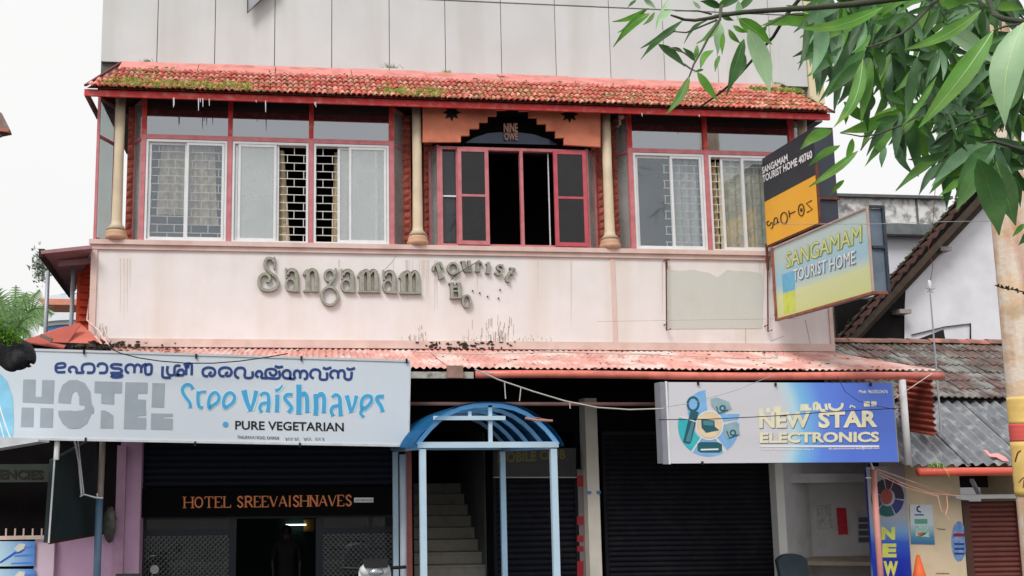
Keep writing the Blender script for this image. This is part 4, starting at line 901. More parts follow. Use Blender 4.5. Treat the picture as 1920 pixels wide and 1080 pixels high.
mt = bpy.data.materials.new('lit_tube'); mt.use_nodes = True; e_ = mt.node_tree.nodes['Principled BSDF']; e_.inputs['Emission Color'].default_value = (.85, 1, .95, 1); e_.inputs['Emission Strength'].default_value = 2.5
tag(b.build('tube_light', mt), 'lit tube lamp on the wall inside the hotel behind the standing man', 'lamp')
xx, zz = XZ(580, 985, 4.4); box(xx - .1, xx + .1, 4.55, 4.59, zz - .12, zz + .1).build('calendar', mat('ochre_paper', (190, 140, 60), .8), None)
tag(bpy.data.objects['calendar'], 'small ochre picture on the wall inside the hotel', 'picture')
# posts / strips around the entrance
tag(MB().tube([PY(-.35).hit(755, 852), (PY(-.35).hit(756, 1000).x, -.35, .1)], .05, 10).build('post', mat('pale_grey_post', (196, 204, 216), .5, .06), smooth=True), 'slim pale grey post right of the hotel entrance mesh panel', 'post')
box(XZ(761, 950, .3)[0], XZ(772, 950, .3)[0], .28, .4, .1, XZ(766, 845, .28)[1]).build('door_jamb', mat('salmon_paint', (186, 110, 104), .7, .1, 5), GF)
# -- pink side walls on the left
PKW = mat('lilac_pink_paint', (205, 165, 196), .75, .06, 3, .05, .3, (150, 120, 130), 3, True); PKL = mat('pale_pink_paint', (232, 205, 224), .75, .05, 3)
lw = thing('side_wall', 'lilac pink shop wall with a square pillar left of the hotel entrance', 'wall', (GX(180), .2, 0))
box(GX(222, 1000, .05), GX(262, 1000, .05), .05, .6, .1, 3.1).build('pillar', PKW, lw)
box(GX(215, 1000, -.05), GX(232, 1000, -.05), -.05, .04, .1, 2.9).build('pilaster', mat('pink_pilaster', (190, 150, 178), .7), lw)
box(GX(104, 1000, .0), GX(216, 1000, .0), .0, .4, .1, XZ(150, 1005, 0)[1]).build('low_wall', PKW, lw); box(GX(66, 1000, -.08), GX(103, 1000, -.08), -.08, .4, .1, XZ(80, 1012, -.08)[1]).build('wall_end', PKL, lw)
box(-5.6, GX(222, 1000, .3), .5, .6, .1, 4.2).build('rear_wall', DW, lw)
# plastic bag / meter hanging by the pillar
b = MB(); p = PY(-.15).hit(206, 985); b.blob(p, .1, .07, .22, .25, 10, 8); tag(b.build('plastic_bag', mat('grey_bag', (100, 100, 92), .4, .4, 12), smooth=True), 'crumpled grey plastic bag hanging beside the blue grey pipe', 'bag')
# grey-blue pipe pole
a = PY(-.6).hit(190, 832); c = PY(-.6).hit(188, 1080)
pb = MB().tube([(a.x, -.6, .1), (a.x, -.6, PY(-.6).hit(190, 935).z)], .05, 10).build('pole', mat('blue_grey_pipe', (92, 122, 148), .5, .1), smooth=True)
tag(pb, 'blue grey round pipe standing in front of the lilac wall', 'pole')
MB().tube([(a.x + .01, -.6, PY(-.6).hit(190, 935).z + .001), (a.x + .02, -.6, a.z + .3)], .042, 10).build('upper_sleeve', mat('tan_grey_pipe', (165, 150, 140), .6), pb)
b = MB(); Pq = PY(-.75)
for pts, r in (([(140, 825), (148, 870), (153, 928)], .014), ([(146, 825), (157, 925)], .009), ([(150, 931), (158, 927), (180, 933), (193, 934)], .012), ([(182, 925), (183, 933)], .01)): b.tube([Pq.hit(*q_) for q_ in pts], r, 6)
tag(b.build('bent_bracket', WHITE), 'bent white metal strap hanging below the hotel signboard by the pipe', 'bracket')
# hanging light-box seen edge on
XB = PY(-.9).hit(98, 940).x; o = thing('box_sign', 'dark unlit box sign seen edge on below the left end of the hotel signboard', 'sign', (XB, -.5, 2.0))
z1_, z0_ = PY(-1.3).hit(100, 862).z, PY(-1.3).hit(92, 1018).z
Q = [PY(-1.35).hit(92, 1018), PY(-.1).hit(193, 1000), PY(-.1).hit(180, 820), PY(-1.35).hit(103, 862)]
MB().slab(*Q, .08).build('sign_panel', mat('dark_teal_panel', (36, 50, 52), .6, .1, 2), o)
MB().bar(Q[0] + Vector((0, -.02, 0)), Q[3] + Vector((0, -.02, 0)), .02).build('edge_strip', WHITE, o); MB().bar(Q[0], Q[1], .03).build('lower_edge', mat('dark_maroon', (70, 36, 34), .7), o)
MB().tube([Q[3] + Vector((.02, -.02, 0)), Q[3] + Vector((.03, -.02, .5))], .035, 8).build('hanger', WHITE, o)
# neighbouring agencies shop
ag = thing('shop_sign', 'dim shop fascia with dark letters ENCIES at the far left edge', 'sign', XZ(40, 905, 0)[0:1] + (0.0, XZ(40, 905, 0)[1]))
a0, z0 = XZ(-90, 905, .1); a1, z1 = XZ(97, 870, .1)
box(a0, a1, .1, .16, z0, z1).build('fascia', mat('dim_green_board', (52, 60, 52), .7, .2, 3), ag); text('ENCIES', PY(.1), (0, 898), (82, 899), (0, 880), mat('dark_letters', (24, 20, 20), .6), ag, .004, .004, .03)
pw2 = PY(-2.2)
MB().slab(pw2.hit(-120, 860), pw2.hit(72, 828), pw2.hit(72, 824), pw2.hit(-120, 824), .6).build('valance', mat('pale_valance', (206, 210, 214), .6), hs)
gt = thing('window_grille', 'pinkish spiked window grille above the toothbrush posters', 'grille', XZ(40, 1015, -.1)[0:1] + (-.1, 1.5))
b = MB(); a, c = PY(-.1).hit(-20, 1009), PY(-.1).hit(97, 1007); b.bar(a, c, .04, .05); b.build('rail', BORD, gt)
for px in (-5, 11, 28, 44, 61, 78): p = PY(-.1).hit(px, 1006); MB().bar(p, p + Vector((0, 0, .11)), .02).build('spike', BORD, gt)
po = thing('poster', 'light blue toothbrush posters pasted on the wall at lower left', 'poster', PY(-.12).hit(30, 1090))
pq = PY(-.12)
for y0, y1 in ((1015, 1063), (1067, 1115)):
    s_ = MB().slab(pq.hit(-60, y1), pq.hit(64, y1 - 2), pq.hit(66, y0), pq.hit(-60, y0), .01).build('sheet', gradmat('toothbrush_print', (0, 0), [(0, (150, 215, 232)), (.45, (200, 232, 240)), (1, (90, 150, 230))], 1.0, 0.3), po)
    b = MB(); b.stroke(pq, [(0, y0 + 40), (20, y0 + 27), (30, y0 + 20)], (3, 4), .004); b.stroke(pq, [(28, y0 + 22), (38, y0 + 20), (46, y0 + 14)], 2.5, .004); b.build('brush_handle', mat('royal_blue_print', (40, 85, 200), .5), po)
    b = MB(); b.poly(pq, [(26, y0 + 14), (36, y0 + 4), (48, y0 + 5), (45, y0 + 14), (34, y0 + 20)], .005); b.build('brush_head', mat('pale_cream_print', (225, 225, 210), .5), po)
    b = MB()
    for k_ in range(3): b.poly(pq, [(22 + k_ * 6, y0 + 40 - k_ * 14), (65, y0 + 38 - k_ * 15), (65, y0 + 42 - k_ * 15), (20 + k_ * 6, y0 + 43 - k_ * 14)], .003)
    b.build('blue_stripe', mat('mid_blue_print', (88, 140, 225), .5), po)
# -- stairs
stc = thing('staircase', 'pale worn steps climbing into the dark between hotel entrance and shutter', 'stairs', ((sA + sB) / 2, .6, .1))
STP = mat('worn_step', (140, 132, 118), .7, .12, 5, .1, .5, (90, 84, 76), 5)
zst = XZ(845, 1060, .62)[1]; ris, run = .17, .28; k0 = int((zst - .1) / ris)
for i in range(-k0, 8):
    z = zst + ris * i; y = .62 + run * i
    if y < -.1 and z < .1: continue
    y = max(y, -1.2)
    MB().box(sA, sB - .02, y, y + run + .03, z - .17, z - .03).box(sA, sB - .02, y - .02, y + run + .028, z - .029, z).build('step', STP, stc)
box(sA - .02, sA, YG + .2, 5, .1, 4.2).build('stair_side_wall', mat('stair_wall', (84, 82, 80), .8, .2, 3), GF); box(sB - .018, sB + .0, YG + .2, 5, .1, 4.2).build('stair_side_wall', MATS['stair_wall'], GF)
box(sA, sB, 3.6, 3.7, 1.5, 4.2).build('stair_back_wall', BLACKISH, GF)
# -- middle shutter + sign
m1 = thing('rolling_shutter', 'narrow dark shutter behind the blue canopy, beside the stairs', 'shutter', ((cA + cB) / 2, .3, .1), 'rolled shutters')
shutter(m1, cA + .03, cB - .06, .12, XZ(1000, 895, .35)[1], .35, .088, SHN)
ms_ = thing('shop_sign', 'dim black MOBILE CLUB sign over the shutter behind the canopy', 'sign', (GX(1000), .2, 2.4))
mp_ = PY(.2); MB().slab(mp_.hit(924, 893), mp_.hit(1080, 893), mp_.hit(1080, 840), mp_.hit(924, 840), .05).build('sign_board', mat('black_sign', (20, 20, 24), .4), ms_)
MB().bar(mp_.hit(924, 895) + Vector((0, -.02, 0)), mp_.hit(1080, 895) + Vector((0, -.02, 0)), .02).build('edge_strip', mat('dull_alu', (140, 140, 140), .4), ms_)
text('MOBILE', mp_, (933, 868), (1005, 865), (933, 848), mat('dull_yellow_print', (92, 88, 34), .6), ms_, .004, 0, .04); text('CLUB', mp_, (1012, 862), (1060, 861), (1012, 844), MATS['dull_yellow_print'], ms_, .004, 0, .04)
# red/white sticker strip
b = box(GX(1080), GX(1100), .3, .4, .1, XZ(1090, 880, .3)[1]).build('sticker_strip', mat('grey_red_stickers', (120, 112, 112), .7, .1, 5), GF)
for y0, y1 in ((892, 912), (968, 984), (1004, 1016), (1024, 1034), (1052, 1080)): MB().poly(PY(.3), [(1082, y1), (1094, y1), (1094, y0), (1082, y0)], .002, .002).build('red_sticker', mat('red_print', (150, 34, 42), .6), b)
# cream pillar
zz = XZ(1105, 760, .0)[1]
box(XZ(1101, 900, .1)[0], XZ(1121, 900, .1)[0] + .02, .1, .4, .1, 3.6).build('pillar', mat('grey_cream_pillar', (205, 198, 186), .8, .08, 4, .1, .5, (150, 140, 125), 3, True), GF)
p = PY(.1).hit(1103, 923); 
for px in (1104, 1122): p = PY(.1).hit(px, 923); box(p.x - .03, p.x + .03, .08, .098, p.z - .02, p.z + .02).build('blue_tag', mat('blue_tag', (60, 120, 190), .5), GF)
# beam pipe
tag(MB().tube([PY(-.9).hit(765, 757), PY(-.9).hit(1000, 757.5), PY(-.9).hit(1250, 758)], .028, 10).build('beam_pipe', mat('pinkish_grey_pipe', (150, 116, 112), .5, .15, 4), smooth=True), 'horizontal pinkish grey pipe under the awning behind the blue canopy', 'pipe')
# -- right shutter
m2 = thing('rolling_shutter', 'wide dark navy shutter right of the cream pillar, closed', 'shutter', ((rA + rB) / 2, .3, .1), 'rolled shutters')
shutter(m2, rA + .06, rB - .05, .12, 3.1, .32, .077, SHN)
# -- alcove
al = thing('wall_alcove', 'grey white recess with posters and a sloping ledge between shutter and banner', 'wall', ((aA + aB) / 2, .5, .1))
ALW = mat('grey_white_plaster', (205, 203, 208), .85, .05, 3, .08, .45, (150, 148, 148), 2.5)
box(XZ(1457, 950, .1)[0], XZ(1472, 950, .1)[0], .1, .3, .1, 3.0).build('pillar', mat('alcove_pillar', (215, 216, 212), .8, .05, 3, .1), al)
xa_, xb_ = XZ(1472, 950, .1)[0], XZ(1512, 950, 1.0)[0]
MB().slab((xa_ - .02, .302, .1), (xb_, 1.0, .1), (xb_, 1.0, 3.1), (xa_ - .02, .302, 3.1), -.05).build('side_wall', ALW, al)
box(xb_, GX(1740), 1.0, 1.1, .1, 3.1).build('back_wall', ALW, al)
zz, z2 = XZ(1550, 905, .6)[1], XZ(1550, 888, .6)[1]
box(xa_ + .05, GX(1640), .55, .99, zz, z2).build('lintel', ALW, al)
zl = XZ(1495, 1044, 1.0)[1]
MB().hexa([(xa_ + .1, .35, zl - .06), (GX(1720), -.25, zl - .06), (GX(1720), .98, zl - .06), (xa_ + .1, .98, zl - .06), (xa_ + .1, .35, zl), (GX(1720), -.25, zl), (GX(1720), .98, zl), (xa_ + .1, .98, zl)]).build('ledge', mat('stone_ledge', (150, 140, 125), .7, .15, 6, .1), al)
PA = PY(.99)
for pts, m_, nm, lb in (([(1568, 952), (1586, 952), (1590, 1002), (1572, 1003)], mat('red_poster', (200, 50, 66), .7, .2, 12), 'poster', 'torn red poster on the alcove back wall'), ([(1606, 958), (1628, 955), (1632, 1018), (1608, 1016)], mat('grey_notice', (185, 188, 192), .7, .1, 8), 'poster', 'grey notice sheet with dark printed blocks beside the NEW banner'), ([(1532, 948), (1558, 944), (1562, 990), (1534, 994)], mat('faded_notice', (188, 196, 194), .8, .25, 30, 0, .6, (170, 120, 130), 25), 'poster', 'faded washed out notice left of the torn red poster')):
    o = MB().poly(PA, pts, .002, .003).build(nm, m_); tag(o, lb, 'poster')
    if 'grey notice' in lb:
        for i in range(4):
            y = 970 + i * 12.5; MB().poly(PA, [(1609, y), (1629, y - .5), (1630, y + 9), (1609.5, y + 9)], .006, .002).build('printed_block', mat('dark_print_block', (92, 98, 108), .7, .3, 60), o)
# black chair on the alcove floor
ch = thing('chair', 'dark upholstered chair back poking up in front of the alcove', 'chair', PY(-.5).hit(1490, 1200))
cc = PY(-.5).hit(1492, 1040); cz = cc.z; cx0 = cc.x
CHM = mat('dark_teal_fabric', (38, 52, 60), .8, .15, 8, .1)
def rbox(cx_, cyy, z0, w_, d_, h_, lean=0, n=14):
    b = MB()
    prof = []
    for i in range(n):
        t = i / (n - 1); a = math.pi * t; prof.append((-w_ / 2 * math.cos(a) ** 1 if False else -w_ / 2 + w_ * t, h_ - .09 * (abs(2 * t - 1) ** 3)))
    fr_ = [(cx_ + x, cyy + lean, z0 + z) for x, z in prof]; bo = [(cx_ + x * .86, cyy, z0) for x, z in prof]
    b.add(fr_ + bo + [(x, y + d_, z) for x, y, z in fr_] + [(x, y + d_, z) for x, y, z in bo], [(i, i + n, i + n + 1, i + 1) for i in range(n - 1)] + [(2 * n + i, 2 * n + i + 1, 3 * n + i + 1, 3 * n + i) for i in range(n - 1)] + [(i, i + 1, 2 * n + i + 1, 2 * n + i) for i in range(n - 1)] + [(0, 2 * n, 3 * n, n), (n - 1, 2 * n - 1, 4 * n - 1, 3 * n - 1)])
    return b
rbox(cx0, -.5, cz - .62, .46, .1, .62, .1).build('backrest', CHM, ch, smooth=False); box(cx0 - .24, cx0 + .24, -.95, -.5, cz - .72, cz - .62).build('seat', CHM, ch)
for dx in (-.2, .2):
    for yy in (-.9, -.52): MB().bar((cx0 + dx, yy, .1), (cx0 + dx, yy, cz - .721), .035).build('leg', BLK, ch)
# -- vertical NEW banner
bn = thing('banner', 'vertical blue banner with yellow letters N E W and a dark gadget disc', 'banner', PY(-.45).hit(1675, 1180))
PV = PY(-.45); q = [PV.hit(1645, 1200), PV.hit(1716, 1200), PV.hit(1696, 872), PV.hit(1624, 876)]
MB().slab(*q, .05).build('banner_sheet', gradmat('banner_print', (0, 1), [(0, (150, 152, 160)), (.30, (165, 172, 185)), (.38, (120, 165, 215)), (.45, (40, 90, 205)), (.55, (22, 50, 180)), (1, (22, 50, 180))], 0, 1.0), bn)
for a0, a1, mm in ((-100, -70, (60, 30, 50)), (-65, 5, (50, 34, 70)), (10, 60, (46, 50, 120)), (65, 130, (25, 90, 92)), (135, 195, (30, 70, 90)), (200, 255, (24, 34, 52))):
    MB().poly(PV, [(1664 + (x - 1664), 933 + (y - 933) * 1.15) for x, y in sector(1664, 933, 14, 31, a0, a1)], .004).build('disc_segment', mat('banner_seg%d' % a0, mm, .5), bn)
MB().poly(PV, ring(1662, 931, 11.5, 15, 14), .005).build('disc_centre', mat('maroon_print', (150, 66, 60), .5), bn)
YG_ = mat('yellow_green_print', (220, 226, 110), .5)
for s_, y0, y1 in (('N', 1012, 988), ('E', 1045, 1019), ('W', 1080, 1052)): text(s_, PV, (1652 + (y0 - 1012) * .06, y0), (1678 + (y0 - 1012) * .08, y0), (1652 + (y0 - 1012) * .06, y1), YG_, bn, .005, 0, .06)
# pink pipe with head clamp
b = MB(); a = PY(-1.1).hit(1637, 880); c = PY(-1.1).hit(1650, 1080); b.tube([(a.x, -1.1, .1), (a.x, -1.1, a.z)], .042, 10)
pk = b.build('pole', mat('dusty_pink_pipe', (206, 140, 132), .5, .08), smooth=True); tag(pk, 'dusty pink round pole standing in front of the NEW banner', 'pole')
b = MB(); b.tube([a + Vector((-.12, 0, -.12)), a + Vector((.03, 0, -.12))], .012, 6); b.tube([a, a + Vector((-.03, 0, .1)), a + Vector((.03, 0, .14))], .014, 6); b.build('clamp', WHITE, pk)

# ================================================================== BLUE CANOPY
CN = thing('entrance_canopy', 'light blue metal arched canopy on slim posts over the stairs', 'canopy', (PY(-2.9).hit(915, 1080).x, -1.5, 0))
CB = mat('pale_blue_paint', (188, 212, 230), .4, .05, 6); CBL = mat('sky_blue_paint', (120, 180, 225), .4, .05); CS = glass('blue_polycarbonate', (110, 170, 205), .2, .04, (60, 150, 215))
yf, yk = -2.9, -.1; PF = PY(yf)
xl, xr = PF.hit(793, 950).x, PF.hit(1040, 950).x; zb0 = PF.hit(915, 834).z; xc_ = (xl + xr) / 2; ztop = PF.hit(925, 760).z
for x, y in ((xl, yf), (xr, yf), (xl, yk), (xr, yk)): box(x - .038, x + .038, y - .038, y + .038, .1, zb0 - .05).build('post', CB, CN)
b = MB(); e = .06
b.bar((xl - e, yf, zb0), (xr + e, yf, zb0), .07, .07); b.build('cross_beam', CB, CN); MB().bar((xl - e, yk, zb0), (xr + e, yk, zb0), .06, .06).build('cross_beam', CB, CN)
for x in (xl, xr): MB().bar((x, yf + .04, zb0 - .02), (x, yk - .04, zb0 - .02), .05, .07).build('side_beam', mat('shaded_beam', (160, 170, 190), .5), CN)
hr = ztop - zb0
def arc(t): a = math.pi * t; return xc_ - (xr - xl + 2 * e) / 2 * math.copysign(abs(math.cos(a)) ** 1.0, math.cos(a)), zb0 + hr * (1 - abs(math.cos(a)) ** 2.6)
for i, y in enumerate([yf + (yk - yf) * j / 4 for j in range(5)]):
    b = MB(); P_ = [(arc(j / 16)[0], y, arc(j / 16)[1]) for j in range(17)]
    for p, q_ in zip(P_[:-1], P_[1:]): b.bar(p, q_, .045, .05)
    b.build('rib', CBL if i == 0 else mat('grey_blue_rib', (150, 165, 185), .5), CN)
zm_ = PF.hit(880, 784).z; b = MB(); b.bar((PF.hit(812, 783).x, yf - .03, zm_), (PF.hit(946, 785).x, yf - .03, zm_), .05, .05); b.bar((xc_ + .03, yf, zb0), (xc_ + .03, yf, ztop), .045, .045); b.bar((xc_ - .22, yf, zm_), (xc_ - .22, yf, zm_ + .08), .04, .04); b.build('tie_bar', CB, CN)
b = MB()
def sh_(u, v):
    x, z = arc(u); s_ = 1.05; return (xc_ + (x - xc_) * s_, yf - .12 + (yk - yf + .2) * v, z + .04 - (abs(2 * u - 1) ** 6) * .06)
for i in range(4):
    MB().grid(lambda u, v: sh_(u, (i + v) / 4), 24, 1).build('roof_sheet', CS, CN, smooth=True)

# ================================================================== RIGHT NEIGHBOURS
tb = thing('tiled_shed', 'low mossy tiled roof shop with cream wall right of the hotel', 'building', (9.5, .8, 0))
YR, zR = 2.4, None
MT = mat('mangalore_tile', (120, 98, 94), .85, .25, 9, .3, .7, (84, 86, 80), 3, second=(150, 150, 146), sfac=.42, sscale=2.5, rand=.3)
zr = XZ(1700, 645, YR)[1]; ye_, ze_ = .35, XZ(1750, 745, .35)[1]
nr = 7; W_ = .235; sv = Vector((0, (ye_ - YR) / nr, (ze_ - zr) / nr)); ln = sv.length; sdn = sv.normalized(); nn_ = Vector((0, sdn.z, -sdn.y)); nn_ = nn_ if nn_.z > 0 else -nn_
def mtile(j):
    b = MB(); Lt = ln * 1.18
    prof = [(0, .0), (.08, .022), (.2, .028), (.34, .004), (.5, .0), (.6, .018), (.74, .024), (.88, .004), (1, 0)]
    top = [Vector(((u - .5) * W_ * .99, 0, 0)) + nn_ * h for u, h in prof]; n = len(top)
    lo = [p + sdn * Lt + nn_ * .022 for p in top]; un = [p - nn_ * .018 for p in lo]
    b.add(top + lo + un, [(i, i + 1, n + i + 1, n + i) for i in range(n - 1)] + [(n + i, n + i + 1, 2 * n + i + 1, 2 * n + i) for i in range(n - 1)])
    return b.mesh('roof_tile', MT)
mts = [mtile(0)]
rf = MB().slab((8.75, ye_, ze_ - .04), (16, ye_, ze_ - .04), (16, YR, zr - .04), (8.75, YR, zr - .04), .08).build('roof', mat('roof_batten', (40, 34, 32), .9), tb)
cnt = 0
for r in range(nr):
    x = 8.85 + (W_ / 2 if r % 2 else 0)
    while x < 13.6:
        p = Vector((x, YR, zr)) + sv * r
        inst('roof_tile', mts[0], p + nn_ * random.uniform(0, .012), rf, (random.uniform(-.02, .02), random.uniform(-.02, .02), random.uniform(-.03, .03))); cnt += 1; x += W_
rt = MB()
def rfn(u, v): a = math.pi * v; return (u * .4, -.11 * math.cos(a), .09 * math.sin(a) + .012 * (1 - u))
rt.grid(rfn, 1, 6); rtm = rt.mesh('ridge_tile', mat('ridge_tile', (150, 112, 104), .85, .25, 8, .3, .7, (88, 92, 70), 4, second=(205, 130, 118), sfac=.35, rand=.25))
for i in range(13): inst('ridge_tile', rtm, (8.8 + i * .39, YR, zr + .0 + random.uniform(0, .012)), rf, (0, random.uniform(-.02, .02), random.uniform(-.03, .03)))
b = MB()
for _ in range(260): x = random.uniform(8.8, 13); t = abs(random.gauss(0, .12)); p = Vector((x, YR - .08, zr + .02)) + Vector((0, ye_ - YR, ze_ - zr)) * t; tuft(b, p, random.uniform(.01, .025), 3)
b.build('moss', mat('ridge_moss', (96, 118, 60), .95, .3, 20), rf, kind='stuff')
# pale grey slipped tiles
for px, py in ((1815, 688), (1850, 685)):
    p = PY(.9).hit(px, py)
# asbestos sheet roof below
ASB = mat('grey_asbestos', (132, 136, 142), .8, .12, 3, .15, .5, (80, 84, 84), 5, second=(170, 172, 174), sfac=.3, sscale=6, rand=.1)
yh, zh, yl2, zl2 = .45, XZ(1800, 748, .45)[1], -1.05, XZ(1800, 872, -1.05)[1]
xb0 = XZ(1580, 760, .45)[0]
for i in range(5):
    a = xb0 + i * 1.0; j = .008 * (i % 2)
    corr(MB(), (a, yl2, zl2 + j), (a + 1.04, yl2, zl2 + j), (a + 1.04, yh, zh + j), (a, yh, zh + j), 6, .03, 6, 3, .01).build('asbestos_sheet', ASB, tb)
p = PY(-.2).hit(1790, 763)
b = MB(); gp = [PY(-1.15).hit(1722, 885), PY(-1.15).hit(1960, 884)]; b.tube([gp[0], (gp[1].x, gp[0].y, gp[0].z)], .06, 12); b.build('gutter_pipe', mat('bright_salmon_pvc', (232, 104, 84), .4, .06), tb, smooth=True)
# shop front : cream wall, beam, brown shutter
YS = -.35
def SX(px, y=1000, Y=YS): return XZ(px, y, Y)[0]
CW = mat('cream_wall_paint', (226, 208, 178), .8, .06, 3, .08, .45, (185, 160, 130), 3)
box(SX(1704), SX(1807), YS, .5, .1, 2.95).build('wall', CW, tb); box(SX(1916), SX(2100), YS, .5, .1, 2.95).build('wall', CW, tb)
box(SX(1700), SX(2100), .3, .5, 2.2, 2.96).build('fascia_recess', mat('dark_recess', (38, 36, 36), .9), tb)
zz = XZ(1850, 931, -.6)[1]; box(SX(1776), SX(2000), -.62, -.52, zz - .03, zz + .03).build('beam', mat('white_beam', (196, 198, 200), .5, .08), tb)
b = MB(); b.bar(PY(-.7).hit(1822, 900), PY(-.45).hit(1835, 926), .05); b.build('strut', GREYM, tb)
m3 = thing('rolling_shutter', 'reddish brown rolling shutter at the right edge beyond the cream wall', 'shutter', (SX(1860), -.3, .1), 'rolled shutters')
BR = mat('brown_shutter', (110, 58, 52), .45, .12, 4)
shutter(m3, SX(1822), SX(1910), .12, XZ(1860, 940, -.3)[1], -.3, .075, BR)
box(SX(1808), SX(1821), -.36, -.2, .1, XZ(1815, 938, -.36)[1]).build('shutter_post', mat('ochre_brown', (84, 56, 46), .6), m3)
# calendar and sticker on the cream wall
PW = PY(YS)
cal = thing('calendar', 'blue and white wall calendar with crescent logo hung on cream wall', 'poster', PW.hit(1728, 1022))
MB().slab(PW.hit(1708, 1020, .01), PW.hit(1753, 1021, .01), PW.hit(1748, 946, .01), PW.hit(1706, 946, .01), .006).build('sheet', gradmat('calendar_print', (0, 1), [(0, (225, 232, 240)), (.5, (205, 225, 235)), (.8, (90, 150, 185)), (1, (50, 110, 160))], 0, 1.0), cal)
b = MB(); b.stroke(PW, [(1726, 960), (1720, 958), (1719, 952), (1724, 949)], 3, .012); b.poly(PW, [(1714, 964), (1731, 964), (1731, 966.5), (1714, 966.5)], .012); b.build('logo', NAVY, cal)
b = MB(); b.poly(PW, [(1715, 986), (1741, 986), (1742, 1007), (1716, 1005)], .012); b.build('printed_picture', mat('pale_teal_print', (170, 215, 205), .5, .3, 40), cal)
text('JUNE', PW, (1714, 982), (1738, 982), (1714, 973), mat('green_print', (70, 150, 130), .5), cal, .013, 0, .02) if False else MB().poly(PW, [(1714, 973), (1738, 973), (1738, 982), (1714, 982)], .013).build('printed_heading', mat('green_print', (100, 170, 150), .5, .3, 60), cal)
for i, c in enumerate(((230, 120, 60), (60, 120, 70), (240, 240, 240))): MB().poly(PW, [(1718 + i * 7, 1001 + i), (1727 + i * 6, 997 + i), (1738, 1003), (1724, 1007)], .014 + i * .001).build('printed_shape', mat('cal_c%d' % i, c, .5), cal)
ov = MB().poly(PW, ring(1798, 1015, 14.5, 38, 18), .002, .003).build('sticker', mat('blue_sticker', (110, 150, 210), .6, .2, 20, 0, .5, (210, 220, 235), 14)); tag(ov, 'tall oval blue sticker peeling on the cream wall beside brown shutter', 'sticker')
MB().poly(PW, [(1787, 1000), (1808, 1000), (1808, 1006), (1787, 1006)], .007).build('printed_band', MATS['red_print'], ov)
for y in (1018, 1027, 1036): MB().poly(PW, [(1788, y), (1808, y), (1807, y + 4), (1789, y + 4)], .007).build('printed_line', NAVY, ov)
b = MB()
for (x0, y0), (x1, y1) in (((1757, 991), (1773, 993)), ((1755, 1075), (1780, 1075))):
    b.tube([PW.hit(x0, y0, .01), PW.hit(x1, y1, .01)], .004, 5); 
b.build('wall_hook', RUST, tb)
cone = thing('traffic_cone', 'orange traffic cone tip standing before the cream wall', 'cone', PY(-.7).hit(1722, 1200))
ct = PY(-.7).hit(1721, 1040); MB().lathe((ct.x, -.7, .62), [(.17, 0), (.02, ct.z - .62)], 16).build('cone_body', mat('orange_plastic', (235, 105, 50), .5, .05), cone, smooth=True); box(ct.x - .2, ct.x + .2, -.9, -.5, .59, .62).build('cone_foot', mat('orange_plastic2', (220, 95, 45), .5), cone)
box(ct.x - .4, ct.x + .5, -1.0, -.36, .1, .588).build('step_block', CW, tb)
# strings
b = MB()
for pts, Y in (([(1640, 882), (1690, 905), (1745, 925), (1800, 930)], -1.0), ([(1642, 888), (1700, 915), (1760, 931)], -1.0), ([(1645, 880), (1700, 899), (1775, 926)], -.95)): b.tube([PY(Y).hit(*q_) for q_ in pts], .006, 5)
for pts in ([(1758, 928), (1762, 945), (1766, 960)], [(1775, 930), (1777, 950), (1773, 965), (1780, 975)]): b.tube([PY(-1.0).hit(*q_) for q_ in pts], .008, 5)
tag(b.build('string', mat('pink_string', (235, 170, 150), .8)), 'loose pink strings tied from the pink pole to the white beam', 'string')
# spider plant in the gutter
sp = MB(); c = PY(-1.12).hit(1757, 878)
for i in range(26):
    a = random.uniform(0, 2 * math.pi); l = random.uniform(.12, .34); up = random.uniform(.3, 1)
    d = Vector((math.cos(a), math.sin(a), 0)); P_ = [c + d * l * .9 * t + Vector((0, 0, l * (up * 1.5 * t - 1.5 * t * t * (1.15 - up * .3)))) for t in (0, .25, .5, .75, 1)]
    sd_ = d.cross(Vector((0, 0, 1))) * .010; vs = []
    for i_, p in enumerate(P_): w_ = 1 - i_ / 4.4; vs += [p - sd_ * w_, p + sd_ * w_]
    sp.add(vs, [(2 * i_, 2 * i_ + 1, 2 * i_ + 3, 2 * i_ + 2) for i_ in range(4)])
tag(sp.build('spider_plant', mat('spider_leaf', (150, 205, 110), .6, .2, 10, trans=.3)), 'small light green grassy plant sprouting at the end of the salmon gutter', 'plant')
# pink cloth scrap on the sheets
pr = Pl((0, yl2, zl2 + .05), Vector((0, -(zh - zl2), (yh - yl2)))); 
b = MB(); b.poly(pr, [(1843, 844), (1850, 845), (1856, 852), (1870, 850), (1885, 858), (1892, 866), (1880, 865), (1868, 858), (1855, 857)], .0, .01)
tag(b.build('cloth_scrap', mat('pink_rag', (230, 165, 165), .9)), 'pink rag lying on the grey corrugated sheets', 'cloth')
